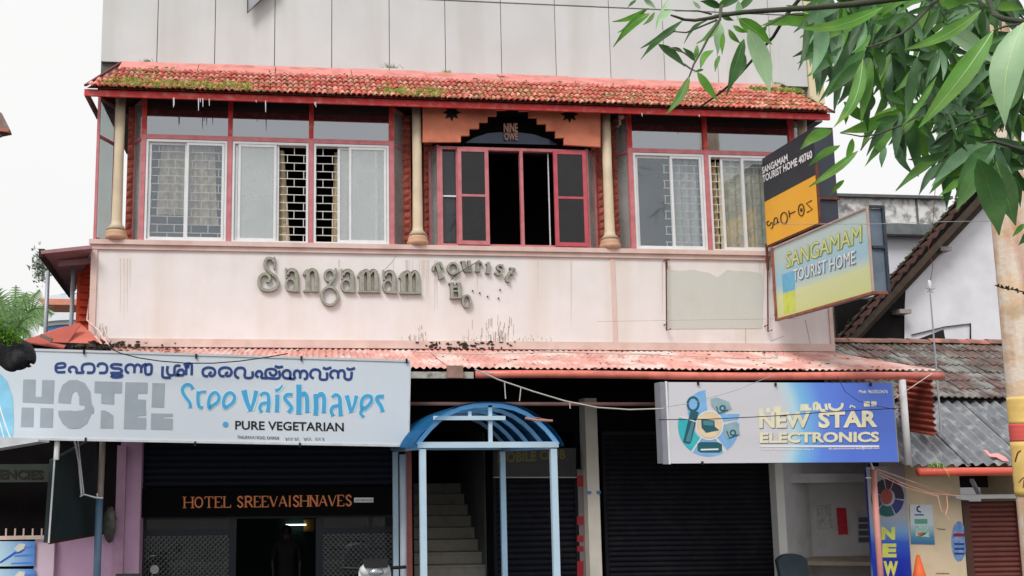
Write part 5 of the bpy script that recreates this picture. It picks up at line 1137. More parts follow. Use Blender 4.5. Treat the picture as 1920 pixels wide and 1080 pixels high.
# lightning rod pole
b = MB(); a = PY(-.35).hit(1766, 822); t_ = PY(-.35).hit(1752, 535); b.tube([a, (a.x, a.y, t_.z)], [.016, .011], 8)
rod = b.build('aerial_pole', GREYM); tag(rod, 'thin grey aerial pole rising from the corrugated roof to a white insulator', 'pole')
b = MB(); tp = Vector((a.x, a.y, t_.z)); b.lathe(tp, [(.02, -.05), (.028, 0), (.026, .06), (.01, .08)], 10); b.build('insulator', WHITE, rod)
b = MB()
for d in ((.08, 0, .03), (-.07, 0, .04), (.05, 0, -.04), (-.05, .0, -.03)): b.tube([tp + Vector((0, 0, -.08)), tp + Vector(d) + Vector((0, 0, -.08))], .004, 4)
b.tube([tp, tp + Vector((.08, 0, .3)), tp + Vector((.03, 0, .6)), tp + Vector((.14, 0, 1.0)), tp + Vector((.25, 0, 1.7)), tp + Vector((.22, 0, 2.3))], .005, 5); b.build('wire_tail', RUST, rod)
# ---- white gable house
gh = thing('gable_house', 'white gabled house with dark tile verge behind the mossy roof', 'building', (14, 5, 0))
YGb = 5.0; G = PY(YGb); WL = mat('lavender_white_wall', (236, 236, 242), .85, .03, 2, .08, .4, (200, 196, 204), 1.5)
apx, apy = 1900, 262
MB().poly(G, [(1696, 700), (1696, 585), (1698, 545), (apx - 12, apy + 50), (2150, 590), (2150, 700)], 0, .0).build('gable_wall', WL, gh)
# overhanging roof planes: verge line runs in the picture from (1575,630) to the apex
yv = YGb - .45; V_ = PY(yv)
e0, e1 = V_.hit(1572, 632), V_.hit(apx - 25, apy + 20)
RD = mat('dark_tile_verge', (62, 50, 46), .9, .3, 12, .3)
em = (e0 + e1) / 2; bk = Vector(((em.x - CAM.x) / (em.y - CAM.y) * 5 + 1.6, 5, 0)); e0b, e1b = e0 + bk, e1 + bk
dv = (e1 - e0).normalized(); up_ = Vector((-dv.z, 0, dv.x))
MB().slab(e0, e1, e1b, e0b, .02).build('roof_plane', RD, gh)
e2 = Vector((2 * e1.x - e0.x, e1.y, e0.z)); MB().slab(e1, e2, e2 + bk, e1b, .02).build('roof_plane', RD, gh)
MB().bar(e0 + Vector((.2, .02, -.12)), e1 + Vector((.2, .02, -.35)), .06, .13).build('rafter', mat('old_wood', (74, 62, 54), .9, .2, 8, .2), gh)
MB().bar(e0 + Vector((.32, .25, -.20)), e1 + Vector((.32, .25, -.52)), .06, .12).build('rafter', MATS['old_wood'], gh)
n = 22; vt = MB(); 
vtm = MB().hexa([(-.2, 0, -.16), (.0, 0, -.13), (.0, .3, -.13), (-.2, .3, -.16), (-.2, 0, -.12), (.14, 0, .05), (.14, .3, .05), (-.2, .3, -.12)]).mesh('verge_tile', mat('verge_tile', (92, 66, 60), .85, .25, 10, .2, .4, (60, 50, 46), 8, rand=.3))
for i in range(n): t = (i + .5) / n; inst('verge_tile', vtm, e0.lerp(e1, t) + Vector((.03, -.06, -.06)), gh, (0, -.15, 0))
b = MB(); mo = mat('verge_moss', (70, 92, 50), .95, .3, 20)
for _ in range(160): tuft(b, e0.lerp(e1, random.random()) + Vector((0, -.03, .03)), random.uniform(.02, .05), 3)
b.build('moss', mo, gh, kind='stuff')
for px, py in ((1768, 468), (1692, 585)): p = PY(YGb - .2).hit(px, py); box(p.x - .12, p.x + .14, YGb - .3, YGb - .01, p.z - .04, p.z + .05).build('purlin_end', mat('grey_concrete', (165, 160, 155), .9, .1, 6), gh)
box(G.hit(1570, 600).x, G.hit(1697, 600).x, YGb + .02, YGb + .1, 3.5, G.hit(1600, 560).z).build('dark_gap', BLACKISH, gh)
p0, p1 = G.hit(1718, 640), G.hit(1818, 604)
b = MB(); b.poly(G, [(1710, 640), (1768, 618), (1772, 640)], .01, .01); b.build('dark_opening', BLK, gh); b = MB(); b.stroke(G, [(1708, 628), (1770, 613), (1818, 607), (1818, 640)], 1.4, .01, .03, smooth=False); b.build('window_hood', BLACKISH, gh)
# ---- far white building with weathered parapet
fb = thing('white_building', 'white rear building with black weathered concrete parapet on top', 'building', (15, 11, 0))
YF = 11; Pf = PY(YF); WX = mat('mouldy_concrete', (150, 150, 150), .95, .25, 3, .3, .6, (70, 72, 72), 4, second=(228, 228, 226), sfac=.65, sscale=3.5)
z0, z1 = Pf.hit(1650, 424).z, Pf.hit(1650, 374).z; xa_, xb_ = Pf.hit(1548, 400).x, Pf.hit(1772, 400).x
box(xa_, xb_, YF - .1, YF + .1, z0, z1).build('parapet', WX, fb); box(xa_, xb_ + .1, YF - .25, YF + .1, z1 + .001, z1 + .08).build('coping', mat('dark_coping', (100, 102, 104), .9, .2), fb)
box(xa_, xb_ - .05, YF - .35, YF + .1, z0 - .3, z0 - .002).build('cornice', mat('mould_cornice', (112, 118, 120), .9, .3, 3, .2), fb); box(xa_, xb_ + 3, YF, YF + 4, 0, z0 - .302).build('wall', mat('white_wall', (226, 228, 236), .85, .04, 2, 0, .3, (200, 198, 200), 2), fb)
x_ = Pf.hit(1715, 400).x; box(x_ - .03, x_ + .03, YF - .12, YF - .102, z0, z1).build('joint', JOINT, fb)
# lower clutter between: stained wall, tank, shrub
Pz = PY(6.2); a, c = Pz.hit(1560, 660), Pz.hit(1648, 565)
tag(box(a.x, c.x, 6.4, 6.6, 3, c.z).build('stained_wall', mat('stained_wall', (120, 116, 110), .9, .3, 4, .3, .8, (50, 48, 46), 5)), 'low stained wall glimpsed below the faded blue sign', 'wall')
t_ = PY(6.0).hit(1632, 580); tag(MB().lathe((t_.x, 6, t_.z - .5), [(.42, 0), (.45, .3), (.42, .62), (.2, .75)], 18).build('water_tank', mat('dark_green_plastic', (26, 50, 48), .5), smooth=True), 'dark round water tank behind the faded blue sign', 'tank')
b = MB()
for _ in range(220): tuft(b, PY(5.7).hit(random.gauss(1607, 8), random.gauss(592, 13)), random.uniform(.05, .1), 2)
tag(b.build('shrub', MOSS), 'small bright green shrub under the faded blue sign', 'shrub')
# ---- pole
yp = -4.0; Pp = PY(yp); xp0, xp1 = Pp.hit(1869, 440).x, Pp.hit(1921, 440).x; rp_ = (xp1 - xp0) / 2; xcn = (xp0 + xp1) / 2
BK = mat('peeling_pole', (222, 194, 162), .85, .14, 3, .5, .85, (184, 110, 80), 5, True, second=(230, 216, 200), sfac=.5, sscale=4)
pl_ = thing('utility_pole', 'thick peeling cream and rust pole with red and yellow painted bands at right edge', 'pole', (xcn, yp, 0))
zA, zB_ = Pp.hit(1900, 770).z, Pp.hit(1905, 800).z; zC = Pp.hit(1905, 840).z
def seg(z0, z1, m_, nm, rr=0): 
    b = MB(); n = 10; b.lathe((xcn, yp, 0), [(rp_ * (1.06 - .02 * z0 + .01 * math.sin(i * 2.3)) + rr, z0 + (z1 - z0) * i / n) for i in range(n + 1)], 20); return b.build(nm, m_, pl_, smooth=True)
seg(0, 9.5, BK, 'shaft'); YB = mat('yellow_band', (240, 205, 120), .7, .1, 4, .1, .4, (225, 170, 110), 6)
zz0 = Pp.hit(1900, 745).z; zz1 = Pp.hit(1900, 795).z; zz2 = Pp.hit(1900, 828).z; zz3 = Pp.hit(1900, 930).z
seg(zz1, zz0, YB, 'painted_band', .018); seg(zz2, zz1, mat('red_band', (222, 96, 88), .7, .1, 4), 'painted_band', .02); seg(zz3, zz2, YB, 'painted_band', .018)
p = PY(yp - rp_ - .02).hit(1905, 860); b = MB(); b.stroke(PY(yp - rp_ * 1.05), [(1903, 866), (1908, 850), (1914, 845)], 3, 0, .004); b.stroke(PY(yp - rp_ * 1.05), [(1910, 905), (1920, 895), (1918, 915)], 2, 0, .004); b.build('red_mark', RUST, pl_)
b = MB(); tw_ = [PY(yp - .3).hit(x, y) for x, y in ((1866, 535), (1880, 540), (1900, 543), (1925, 549), (1950, 555))]; b.tube(tw_, .008, 5)
for i in range(14): q_ = tw_[0].lerp(tw_[-1], random.random() * .7 + .05); b.blob(q_ + Vector((random.uniform(-.01, .01), 0, random.uniform(-.02, .02))), .012, .012, .014, .4, 5, 3)
tag(b.build('twig', BLK), 'dark knotted twig crossing the peeling pole', 'twig')

# ================================================================== LEFT NEIGHBOURS
# mauve sheet lean-to
ln_ = thing('lean_to_roof', 'mauve sheet lean-to roof on thin poles left of the pink wall', 'roof', (-3.2, 1, 4))
Lp = lambda x, y, Y: PY(Y).hit(x, y)
MVE = mat('mauve_sheet', (150, 116, 122), .6, .12, 4, .05, .3, (90, 70, 78), 3)
A, B_, C_, D_ = Lp(78, 474, -.2), Lp(172, 464, -.2), Lp(172, 500, 3.0), Lp(134, 552, 3.0)
MB().slab(A, B_, C_, D_, .03).build('roof_sheet', MVE, ln_)
MB().bar(A + Vector((0, -.02, 0)), B_ + Vector((0, -.02, 0)), .05, .05).build('edge_trim', mat('mauve_edge', (160, 120, 124), .6), ln_)
MB().bar(A, D_, .08, .12).build('rafter', mat('dark_rafter', (48, 36, 36), .8), ln_); MB().bar(Lp(110, 490, .2) + Vector((.0, 0, -.04)), Lp(172, 484, .2) + Vector((0, 0, -.04)), .05, .08).build('purlin', MVE, ln_)
for pa_, pb_, y in (((90, 508), (99, 612), .8), ((138, 495), (131, 604), .6)):
    a = Lp(*pa_, y); c = Lp(*pb_, y); MB().tube([(a.x, y, c.z - .8), (a.x, y, a.z)], .032, 8).build('post', GREYM, ln_, smooth=True)
# orange-red louvred wall
ow_ = thing('louvred_wall', 'bright orange red wall with stepped slats beside the pink building corner', 'wall', Lp(155, 620, 1.2))
P12 = PY(1.2); ORG = mat('orange_red_paint', (228, 92, 62), .7, .12, 4, .08, .3, (190, 70, 50), 5)
a, c = P12.hit(140, 640), P12.hit(172, 492); box(a.x, c.x + .12, 1.22, 1.3, a.z - .6, c.z).build('wall', ORG, ow_)
x0_, x1_ = P12.hit(150, 560).x, P12.hit(171, 560).x + .1; zt_ = P12.hit(160, 500).z
for i in range(9): z = zt_ - i * .116; MB().hexa([(x0_, 1.12, z - .07), (x1_, 1.12, z - .07), (x1_, 1.218, z - .07), (x0_, 1.218, z - .07), (x0_, 1.19, z), (x1_, 1.19, z), (x1_, 1.218, z), (x0_, 1.218, z)]).build('slat', ORG, ow_)
# terracotta sheet roof over the hotel sign's left end
tr_ = thing('sheet_roof', 'tilted terracotta sheet roof with broken edge behind the hotel signboard', 'roof', Lp(120, 650, -.8))
TC = mat('terracotta_sheet', (205, 110, 92), .75, .1, 4, .1, .4, (160, 80, 66), 4)
MB().slab(Lp(40, 640, -1.2), Lp(200, 648, -1.0), Lp(150, 606, .4), Lp(110, 615, .4), .03).build('roof_sheet', TC, tr_)
MB().slab(Lp(40, 639, -1.25), Lp(120, 652, -1.25), Lp(152, 607, -.3), Lp(144, 606, -.3), .02).build('roof_sheet', mat('terracotta_dark', (176, 88, 76), .75, .1, 4), tr_)
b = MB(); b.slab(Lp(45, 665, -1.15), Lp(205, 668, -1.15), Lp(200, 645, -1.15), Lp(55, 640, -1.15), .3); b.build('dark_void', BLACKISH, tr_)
b = MB(); b.bar(Lp(76, 629, -1.3), Lp(98, 638, -1.3), .05); b.build('purlin', mat('grey_wood', (130, 105, 98), .8), tr_)
b = MB()
for _ in range(120): b.blob(Lp(random.gauss(175, 16), random.gauss(655, 6), -1.2 + random.uniform(-.1, .1)), random.uniform(.01, .06), .03, random.uniform(.01, .03), .5, 5, 3)
for _ in range(50): p = Lp(random.gauss(200, 30), random.gauss(648, 4), -.15); tuft(b, p, .05, 3)
b.build('debris', mat('dark_debris', (66, 58, 50), .95, .4, 20), tr_, kind='stuff')
b = MB(); b.tube([Lp(168, 560, .5), Lp(163, 600, .2), Lp(185, 620, -.5), Lp(205, 650, -.9)], .012, 6); b.tube([Lp(178, 630, -.6), Lp(190, 645, -1.0), Lp(202, 655, -1.1)], .01, 6); b.tube([Lp(190, 632, -.6), Lp(202, 645, -.9), Lp(198, 655, -1.1)], .01, 6)
tag(b.build('loose_wire', mat('pale_pink_wire', (225, 190, 180), .6)), 'pale pink wires drooping off the building corner onto the sheet roof', 'wire')
# sagging black cable in front of the hotel sign
b = MB(); b.tube([Lp(x, y, -1.62) for x, y in ((200, 650), (225, 662), (260, 671), (300, 677), (350, 681), (400, 681), (450, 677), (500, 670), (540, 663))], .008, 6)
tag(b.build('cable', BLK), 'black cable sagging across the top of the hotel signboard', 'cable')
# hanging conduit by the canopy with droppers
b = MB(); P2 = PY(-1.6)
b.tube([P2.hit(x, y) for x, y in ((890, 692), (935, 712), (1000, 734), (1060, 752), (1120, 764), (1180, 768), (1245, 766))], .010, 6)
for (x, y), (x1, y1) in (((946, 717), (948, 748)), ((977, 725), (974, 752)), ((1068, 754), (1069, 766)), ((902, 697), (925, 700))): b.tube([P2.hit(x, y), P2.hit(x1, y1)], .008, 5)
tag(b.build('cable', mat('grey_cable', (190, 184, 178), .6)), 'grey cable with short droppers sagging from awning edge to blue sign', 'cable')
b = MB(); b.tube([PY(-3.2).hit(x, y) for x, y in ((985, 784), (1005, 788), (1036, 789))], .016, 6); b.tube([PY(-3.2).hit(1000, 782), PY(-3.2).hit(1030, 788)], .005, 5)
tag(b.build('stick', mat('pinkish_stick', (170, 125, 110), .8)), 'short pinkish stick lying across the arch of the blue canopy', 'stick')
# thin wire across the electronics sign and across the facade
for lab, pts, Y, r, m_ in (('thin dark wire stretched across the electronics signboard', ((1235, 787), (1330, 786), (1450, 780), (1560, 772), (1690, 765)), -1.75, .006, BLK), ('thin pale wire crossing the right window bay and the projecting signs', ((1120, 603), (1300, 600), (1500, 597)), -.2, .003, GREYM), ('thin grey wire leading from the faded sign toward the peeling pole', ((1450, 420), (1640, 420), (1760, 416), (1880, 414), (1990, 410)), -3.3, .004, GREYM), ('fine black wire crossing the gadget disc of the electronics sign', ((1243, 764), (1300, 755), (1382, 731), (1458, 700)), -1.7, .004, GREYM), ('thin slack black wire over the right half of the electronics sign', ((1570, 706), (1585, 735), (1610, 752), (1640, 760), (1680, 768)), -1.68, .004, BLK), ('white stay wire tied from gutter end to the downpipe', ((1748, 700), (1715, 722), (1676, 748)), -1.4, .005, WHITE)):
    b = MB(); b.tube([PY(Y).hit(*q_) for q_ in pts], r, 5); tag(b.build('wire', m_), lab, 'wire')
# mossy black object in the foreground left : drooping gargoyle-like roof finial
fo = thing('roof_finial', 'mossy black curled roof finial poking in at the left edge', 'finial', PY(-9).hit(10, 700))
Pq = PY(-9)
FM = mat('black_mossy_stone', (38, 38, 42), .9, .3, 12, .4, .5, (90, 90, 92), 10)
def fin(pts, rad):
    q = []; r = []; n = len(pts)
    for i in range(n - 1):
        p0, p1, p2, p3 = (Vector(pts[max(i - 1, 0)]), Vector(pts[i]), Vector(pts[i + 1]), Vector(pts[min(i + 2, n - 1)]))
        for t in (0, .25, .5, .75): q.append(.5 * ((2 * p1) + (p2 - p0) * t + (2 * p0 - 5 * p1 + 4 * p2 - p3) * t * t + (3 * p1 - p0 - 3 * p2 + p3) * t ** 3)); r.append(rad[i] * (1 - t) + rad[i + 1] * t)
    q.append(Vector(pts[-1])); r.append(rad[-1])
    return MB().tube([Pq.hit(*q_) for q_ in q], r, 16)
b = fin([(-70, 600), (-40, 618), (-15, 634), (2, 650), (14, 668), (24, 684), (32, 692)], [.10, .10, .095, .085, .07, .05, .02])
b.build('finial_body', FM, fo, smooth=True)
b = fin([(-80, 690), (-40, 672), (-8, 655), (18, 650), (42, 654), (52, 664), (54, 676), (48, 686)], [.05, .05, .05, .05, .05, .045, .04, .02]); b.build('finial_lip', FM, fo, smooth=True)
MB().blob(Pq.hit(35, 670), .075, .06, .075, 0, 18, 12).build('finial_knob', FM, fo, smooth=True)
MB().blob(Pq.hit(30, 642), .045, .05, .035, .1, 12, 8).build('moss_cap', MOSS2, fo, smooth=True)
b = MB()
for _ in range(260):
    x = random.gauss(16, 10); y = random.gauss(636, 9); p = Pq.hit(x, y) + Vector((0, random.uniform(-.09, .05), 0)); tuft(b, p, random.uniform(.012, .03), 3)
for _ in range(200): p = Pq.hit(random.uniform(-30, 15), random.gauss(628, 10)) + Vector((0, random.uniform(-.09, .05), 0)); tuft(b, p, random.uniform(.015, .035), 3)
b.build('moss', mat('bright_moss', (92, 136, 42), .95, .3, 20, trans=.2), fo, kind='stuff')
# roof corner far left
rc = thing('roof_corner', 'small tiled roof corner of a neighbouring building at the left edge', 'roof', Lp(0, 260, -5))
MB().slab(Lp(-80, 262, -5), Lp(19, 243, -5), Lp(4, 213, -4), Lp(-80, 150, -4), .06).build('tile_slope', mat('brown_tile', (110, 90, 84), .85, .2, 10, .3), rc); MB().bar(Lp(-40, 240, -5.02), Lp(17, 246, -5.02), .05, .03).build('fascia_board', mat('terracotta_fascia', (190, 115, 95), .7), rc); MB().bar(Lp(-20, 262, -4.95), Lp(3, 250, -4.95), .05).build('bracket', GREYM, rc)
# far blue-white round building and coral parapet
rb = thing('round_building', 'distant white and blue rounded building behind the palm', 'building', Lp(110, 700, 30)[0:2] + (0,) if False else Vector((Lp(120, 700, 30).x, 30, 0)))
cxr = Lp(150, 560, 30).x; rr_ = Lp(150, 560, 30).x - Lp(57, 560, 30).x
def zz_(y): return Lp(120, y, 30).z
WB = mat('far_white', (222, 228, 234), .7, .03); BB = mat('far_blue', (92, 140, 205), .6, .08, 1); GG = mat('far_glass', (160, 176, 186), .3, .1, 1)
for y0, y1, m_, f_, nm in ((552, 545, BB, .70, 'blue_cap'), (568, 552, WB, 1.02, 'upper_band'), (581, 568, GG, .95, 'glass_band'), (600, 581, WB, 1.0, 'middle_band'), (607, 600, WB, .9, 'lower_band'), (616, 607, BB, .85, 'blue_band'), (700, 616, WB, .85, 'base_wall')):
    MB().lathe((cxr, 32, 0), [(rr_ * f_, zz_(y0) + .001), (rr_ * f_, zz_(y1))], 32).build(nm, m_, rb)
cp_ = thing('rooftop_parapet', 'coral pink rooftop parapet above the distant round building', 'parapet', Lp(100, 575, 20)); a, c = Lp(80, 558, 24), Lp(150, 560, 24)
MB().hexa([(a.x, 24, zz_(569) if False else Lp(85, 571, 24).z), (c.x, 24, Lp(85, 571, 24).z), (c.x, 26, Lp(85, 571, 24).z), (a.x, 26, Lp(85, 571, 24).z), (a.x - .15, 24, Lp(85, 530 + 30, 24).z), (c.x, 24, Lp(85, 560, 24).z), (c.x, 26, Lp(85, 560, 24).z), (a.x - .15, 26, Lp(85, 560, 24).z)]).build('coral_wall', mat('coral_wall', (222, 150, 125), .8), cp_)
# palm
pm = thing('coconut_palm', 'hazy coconut palm crown beyond the roofs at the left edge', 'palm', Vector((Lp(20, 640, 14).x, 14, 0)))
pc = Lp(22, 628, 14); MB().tube([(pc.x - .2, 14, 0), (pc.x - .1, 14, pc.z * .5), (pc.x, 14, pc.z)], [.22, .16, .13], 10).build('trunk', mat('palm_trunk', (120, 112, 100), .9, .15, 5, .2), pm, smooth=True)
PLM = mat('palm_leaf', (122, 158, 100), .6, .15, 6, trans=.25)
for tx, ty, bulge in ((-40, 560, 8), (-10, 540, 4), (30, 535, -2), (75, 543, 10), (100, 590, 22), (92, 612, 20), (60, 640, 16), (-50, 600, 15), (0, 650, 10), (85, 575, 14), (50, 548, 6)):
    tip = Lp(tx, ty, 14 + random.uniform(-1, 1)); b = MB(); n = 22; P_ = [pc.lerp(tip, i / n) + Vector((0, 0, bulge * .02 * math.sin(math.pi * i / n))) for i in range(n + 1)]
    b.tube(P_, .018, 4)
    for i in range(2, n):
        d = (P_[i + 1] - P_[i]).normalized()
        for s_ in (1, -1):
            sdv = Vector((-d.z, 0, d.x)) * s_; l = .55 * math.sin(math.pi * (i / n * .8 + .15)); dr = (d * .5 + sdv * .6 + Vector((0, random.uniform(-.3, .3), -.45))).normalized() * l; wv = Vector((d.x, d.y, d.z)) * .034
            b.add([P_[i] - wv, P_[i] + wv, P_[i] + dr], [(0, 1, 2)])
    b.build('frond', PLM, pm)
b = MB()
for _ in range(160): tuft(b, Lp(random.gauss(78, 6), random.gauss(500, 14), 12), random.uniform(.08, .16), 2)
tag(b.build('foliage', mat('far_grey_leaf', (165, 175, 165), .8)), 'pale hazy foliage sprig under the mauve lean-to', 'foliage', None); bpy.data.objects['foliage']['kind'] = 'stuff'

# ================================================================== PLANTS ON THE ROOF EDGE
for i, (px, py, n, s_, lab, m_) in enumerate(((735, 130, 34, .07, 'pale wispy weed growing at the cladding foot above left windows', mat('pale_weed', (150, 160, 140), .8)), (836, 138, 60, .04, 'bright green fern clump at the top of the tiled roof', MOSS), (940, 147, 46, .035, 'dark small weed in the flashing right of the fern clump', mat('dark_weed', (60, 74, 40), .9)), (1455, 160, 60, .045, 'bright moss clump under the hanging mango leaves', MOSS), (276, 118, 30, .045, 'dark grassy tuft at the left end of the flashing', mat('dark_grass', (90, 104, 60), .9)))):
    b = MB(); c = PY(.5).hit(px, py)
    for _ in range(n):
        a = random.uniform(0, 6.28); d = Vector((math.cos(a) * 1.6, math.sin(a) * .3, random.uniform(.1, 1.6))) * s_; e_ = Vector((random.gauss(0, s_), -.05, 0)); w_ = Vector((.25, 0, .1)) * s_ * .4
        b.add([c + e_ - w_, c + e_ + w_, c + e_ + d], [(0, 1, 2)])
    tag(b.build('weed', m_), lab, 'weed')

# ================================================================== MAN IN THE DOORWAY
def person():
    o = thing('person', 'man in dark clothes standing inside the hotel doorway', 'person', Vector((XZ(537, 1000, 1.4)[0], 1.4, .11)))
    x, y, z = WORLD[o.name]; H = XZ(537, 984, 1.4)[1] - z; k = H / 1.7
    J = {'pel': (0, 0, .92), 'sp': (0, .01, 1.12), 'ch': (0, 0, 1.32), 'nk': (0, 0, 1.46), 'hd': (0, -.01, 1.57), 'top': (0, 0, 1.66),
         'sl': (-.18, 0, 1.39), 'el': (-.24, .02, 1.12), 'wl': (-.22, -.08, .90), 'hl': (-.215, -.1, .80), 'sr': (.18, 0, 1.39), 'er': (.24, .02, 1.12), 'wr': (.23, -.06, .88), 'hr': (.225, -.08, .78),
         'll': (-.1, 0, .86), 'kl': (-.11, -.02, .48), 'al': (-.12, .03, .09), 'fl': (-.13, -.14, .03), 'lr': (.1, 0, .86), 'kr': (.11, -.02, .48), 'ar': (.12, .03, .09), 'fr': (.13, -.14, .03)}
    R_ = {'pel': .15, 'sp': .135, 'ch': .16, 'nk': .058, 'hd': .09, 'top': .07, 'sl': .07, 'el': .045, 'wl': .032, 'hl': .028, 'sr': .07, 'er': .045, 'wr': .032, 'hr': .028, 'll': .095, 'kl': .06, 'al': .045, 'fl': .04, 'lr': .095, 'kr': .06, 'ar': .045, 'fr': .04}
    names = list(J); E_ = [('pel', 'sp'), ('sp', 'ch'), ('ch', 'nk'), ('nk', 'hd'), ('hd', 'top'), ('ch', 'sl'), ('sl', 'el'), ('el', 'wl'), ('wl', 'hl'), ('ch', 'sr'), ('sr', 'er'), ('er', 'wr'), ('wr', 'hr'), ('pel', 'll'), ('ll', 'kl'), ('kl', 'al'), ('al', 'fl'), ('pel', 'lr'), ('lr', 'kr'), ('kr', 'ar'), ('ar', 'fr')]
    V = [Vector(J[n_]) * k for n_ in names]; E_ = [(names.index(a), names.index(b_)) for a, b_ in E_]; rad = [R_[n_] * k for n_ in names]
    for s_, hn in ((-1, 'hl'), (1, 'hr')):
        base = names.index(hn); hb_ = V[base]
        for fi in range(5):
            dx = (-.03 + .015 * fi) * k; root = len(V); V.append(hb_ + Vector((0, dx, -.02))); E_.append((base, root)); rad.append(.009 * k)
            l = (.05, .075, .08, .075, .06)[fi] * k; V.append(V[root] + Vector((-s_ * .012, -.01 if fi == 0 else 0, -l))); E_.append((root, root + 1)); rad.append(.007 * k)
    me = bpy.data.meshes.new('body'); me.from_pydata(V, E_, []); t = bpy.data.objects.new('body', me); COL.objects.link(t)
    md = t.modifiers.new('s', 'SKIN'); ss = t.modifiers.new('d', 'SUBSURF'); ss.levels = 1; ss.render_levels = 1
    for v_, r in zip(me.skin_vertices[0].data, rad): v_.radius = (r, r * .8)
    me.skin_vertices[0].data[0].use_root = True
    dg = bpy.context.evaluated_depsgraph_get(); bm2 = bpy.data.meshes.new_from_object(t.evaluated_get(dg)); bpy.data.objects.remove(t)
    bm2.materials.clear(); bm2.materials.append(mat('dark_shirt', (18, 18, 22), .9, .1)); bm2.materials.append(mat('skin', (60, 42, 34), .6)); bm2.polygons.foreach_set('use_smooth', [True] * len(bm2.polygons))
    for p in bm2.polygons:
        c = p.center; p.material_index = 1 if c.z > 1.47 * k or (abs(c.x) > .17 * k and c.z < 1.1 * k and c.z > .65 * k) or c.z < .06 * k else 0
    b_ = bpy.data.objects.new('body', bm2); COL.objects.link(b_); put(b_, Vector((x, y, z)), o)
    c = Vector((x, y, z)) + Vector((0, .02, 1.6)) * k
    MB().blob(c, .092 * k, .1 * k, .10 * k, .03, 12, 8).build('hair', BLK, o, smooth=True)
    f = MB(); h = Vector((x, y, z)) + Vector((0, -.085, 1.56)) * k; f.blob(h, .014, .025, .025, 0, 6, 5); f.blob(h + Vector((0, .004, -.045)), .025, .01, .007, 0, 8, 4); f.build('nose_and_mouth', MATS['skin'], o, smooth=True)
    for s_ in (-1, 1): MB().blob(h + Vector((s_ * .03, .006, .018)), .012, .008, .007, 0, 6, 4).build('eye', BLK, o); MB().blob(h + Vector((s_ * .082, .09, 0)), .012, .025, .032, 0, 6, 5).build('ear', MATS['skin'], o)
person()
# brass oil lamp behind right mesh
ol = PY(.9).hit(631, 1046); b = MB(); b.lathe((ol.x, .9, .3), [(.14, 0), (.05, .04), (.02, .1), (.03, .3), (.018, .5), (.03, ol.z - .42), (.018, ol.z - .36), (.1, ol.z - .33), (.11, ol.z - .31), (.02, ol.z - .28), (.005, ol.z - .2)], 14)
tag(b.build('oil_lamp', mat('pale_brass', (215, 205, 170), .35, .1, metal=.6), smooth=True), 'tall pale brass oil lamp behind the right mesh panel', 'lamp')
box(ol.x - .5, ol.x + .9, .8, 1.2, .11, .299).build('lamp_plinth', DARK, GF)
# ---- scooters
def scooter(cx0, y0, ztop, label, white, mir=(1,)):
    o = thing('scooter', label, 'scooter', (cx0, y0, 0), 'scooters parked at the kerb'); k = ztop / 1.12
    P = lambda x, y, z: Vector((cx0 + x * k, y0 + y * k, z * k))
    body = mat('white_fairing', (225, 228, 232), .3, .04, coat=.5) if white else mat('black_fairing', (22, 24, 28), .3, coat=.5)
    CHR = mat('chrome', (200, 200, 205), .15, .05, metal=.9)
    b = MB(); b.hexa([P(-.2, 0, .35), P(.2, 0, .35), P(.22, .12, .35), P(-.22, .12, .35), P(-.17, .1, .95), P(.17, .1, .95), P(.15, .2, .95), P(-.15, .2, .95)]); b.build('front_apron', body, o)
    MB().blob(P(0, .08, .96), .17 * k, .13 * k, .09 * k, .02, 14, 8).build('handlebar_cowl', body, o, smooth=True)
    MB().blob(P(0, -.03, .95), .085 * k, .05 * k, .05 * k, .0, 12, 8).build('headlight', glass('headlight_glass', (200, 205, 210), .3, .4), o, smooth=True)
    MB().hexa([P(-.12, -.06, 1.0), P(.12, -.06, 1.0), P(.12, .0, 1.0), P(-.12, .0, 1.0), P(-.14, .02, 1.08), P(.14, .02, 1.08), P(.14, .06, 1.08), P(-.14, .06, 1.08)]).build('visor', BLK, o)
    MB().tube([P(-.34, .16, .98), P(0, .1, .97), P(.34, .16, .98)], .018 * k, 8).build('handlebar', BLK, o)
    for s_ in mir:
        MB().tube([P(.24 * s_, .12, .98), P(.27 * s_, .08, 1.08)], .007 * k, 6).build('mirror_stalk', CHR, o)
        m_ = MB(); m_.lathe(P(.29 * s_, .08, 1.12), [(.055 * k, 0), (.06 * k, .012)], 14, 'y'); mo_ = m_.build('mirror', BLK, o); MB().lathe(P(.29 * s_, .077, 1.12), [(.05 * k, 0), (.05 * k, .002)], 14, 'y').build('mirror_glass', CHR, mo_)
    MB().hexa([P(-.13, .75, .5), P(.13, .75, .5), P(.1, 1.5, .55), P(-.1, 1.5, .55), P(-.15, .75, .74), P(.15, .75, .74), P(.1, 1.5, .8), P(-.1, 1.5, .8)]).build('seat', BLK, o)
    MB().hexa([P(-.17, .2, .22), P(.17, .2, .22), P(.17, 1.3, .3), P(-.17, 1.3, .3), P(-.17, .2, .3), P(.17, .2, .3), P(.15, 1.4, .52), P(-.15, 1.4, .52)]).build('rear_body', body, o)
    for yy in (.0, 1.25):
        wv = MB(); n = 18
        def tor(u, v): a, c = 2 * math.pi * u, 2 * math.pi * v; R0, r0 = .2 * k, .055 * k; return P(0, yy, .26) + Vector((r0 * math.sin(c), (R0 + r0 * math.cos(c)) * math.cos(a), (R0 + r0 * math.cos(c)) * math.sin(a)))
        wo_ = wv.grid(tor, n, 8).build('wheel', BLK, o, smooth=True); MB().tube([P(-.04, yy, .26), P(.04, yy, .26)], .15 * k, 14).build('rim', CHR, wo_)
p = PY(-1.2).hit(284, 1068); scooter(p.x - .29, -1.28, p.z, 'black scooter with round mirror showing below the left mesh panel', False)
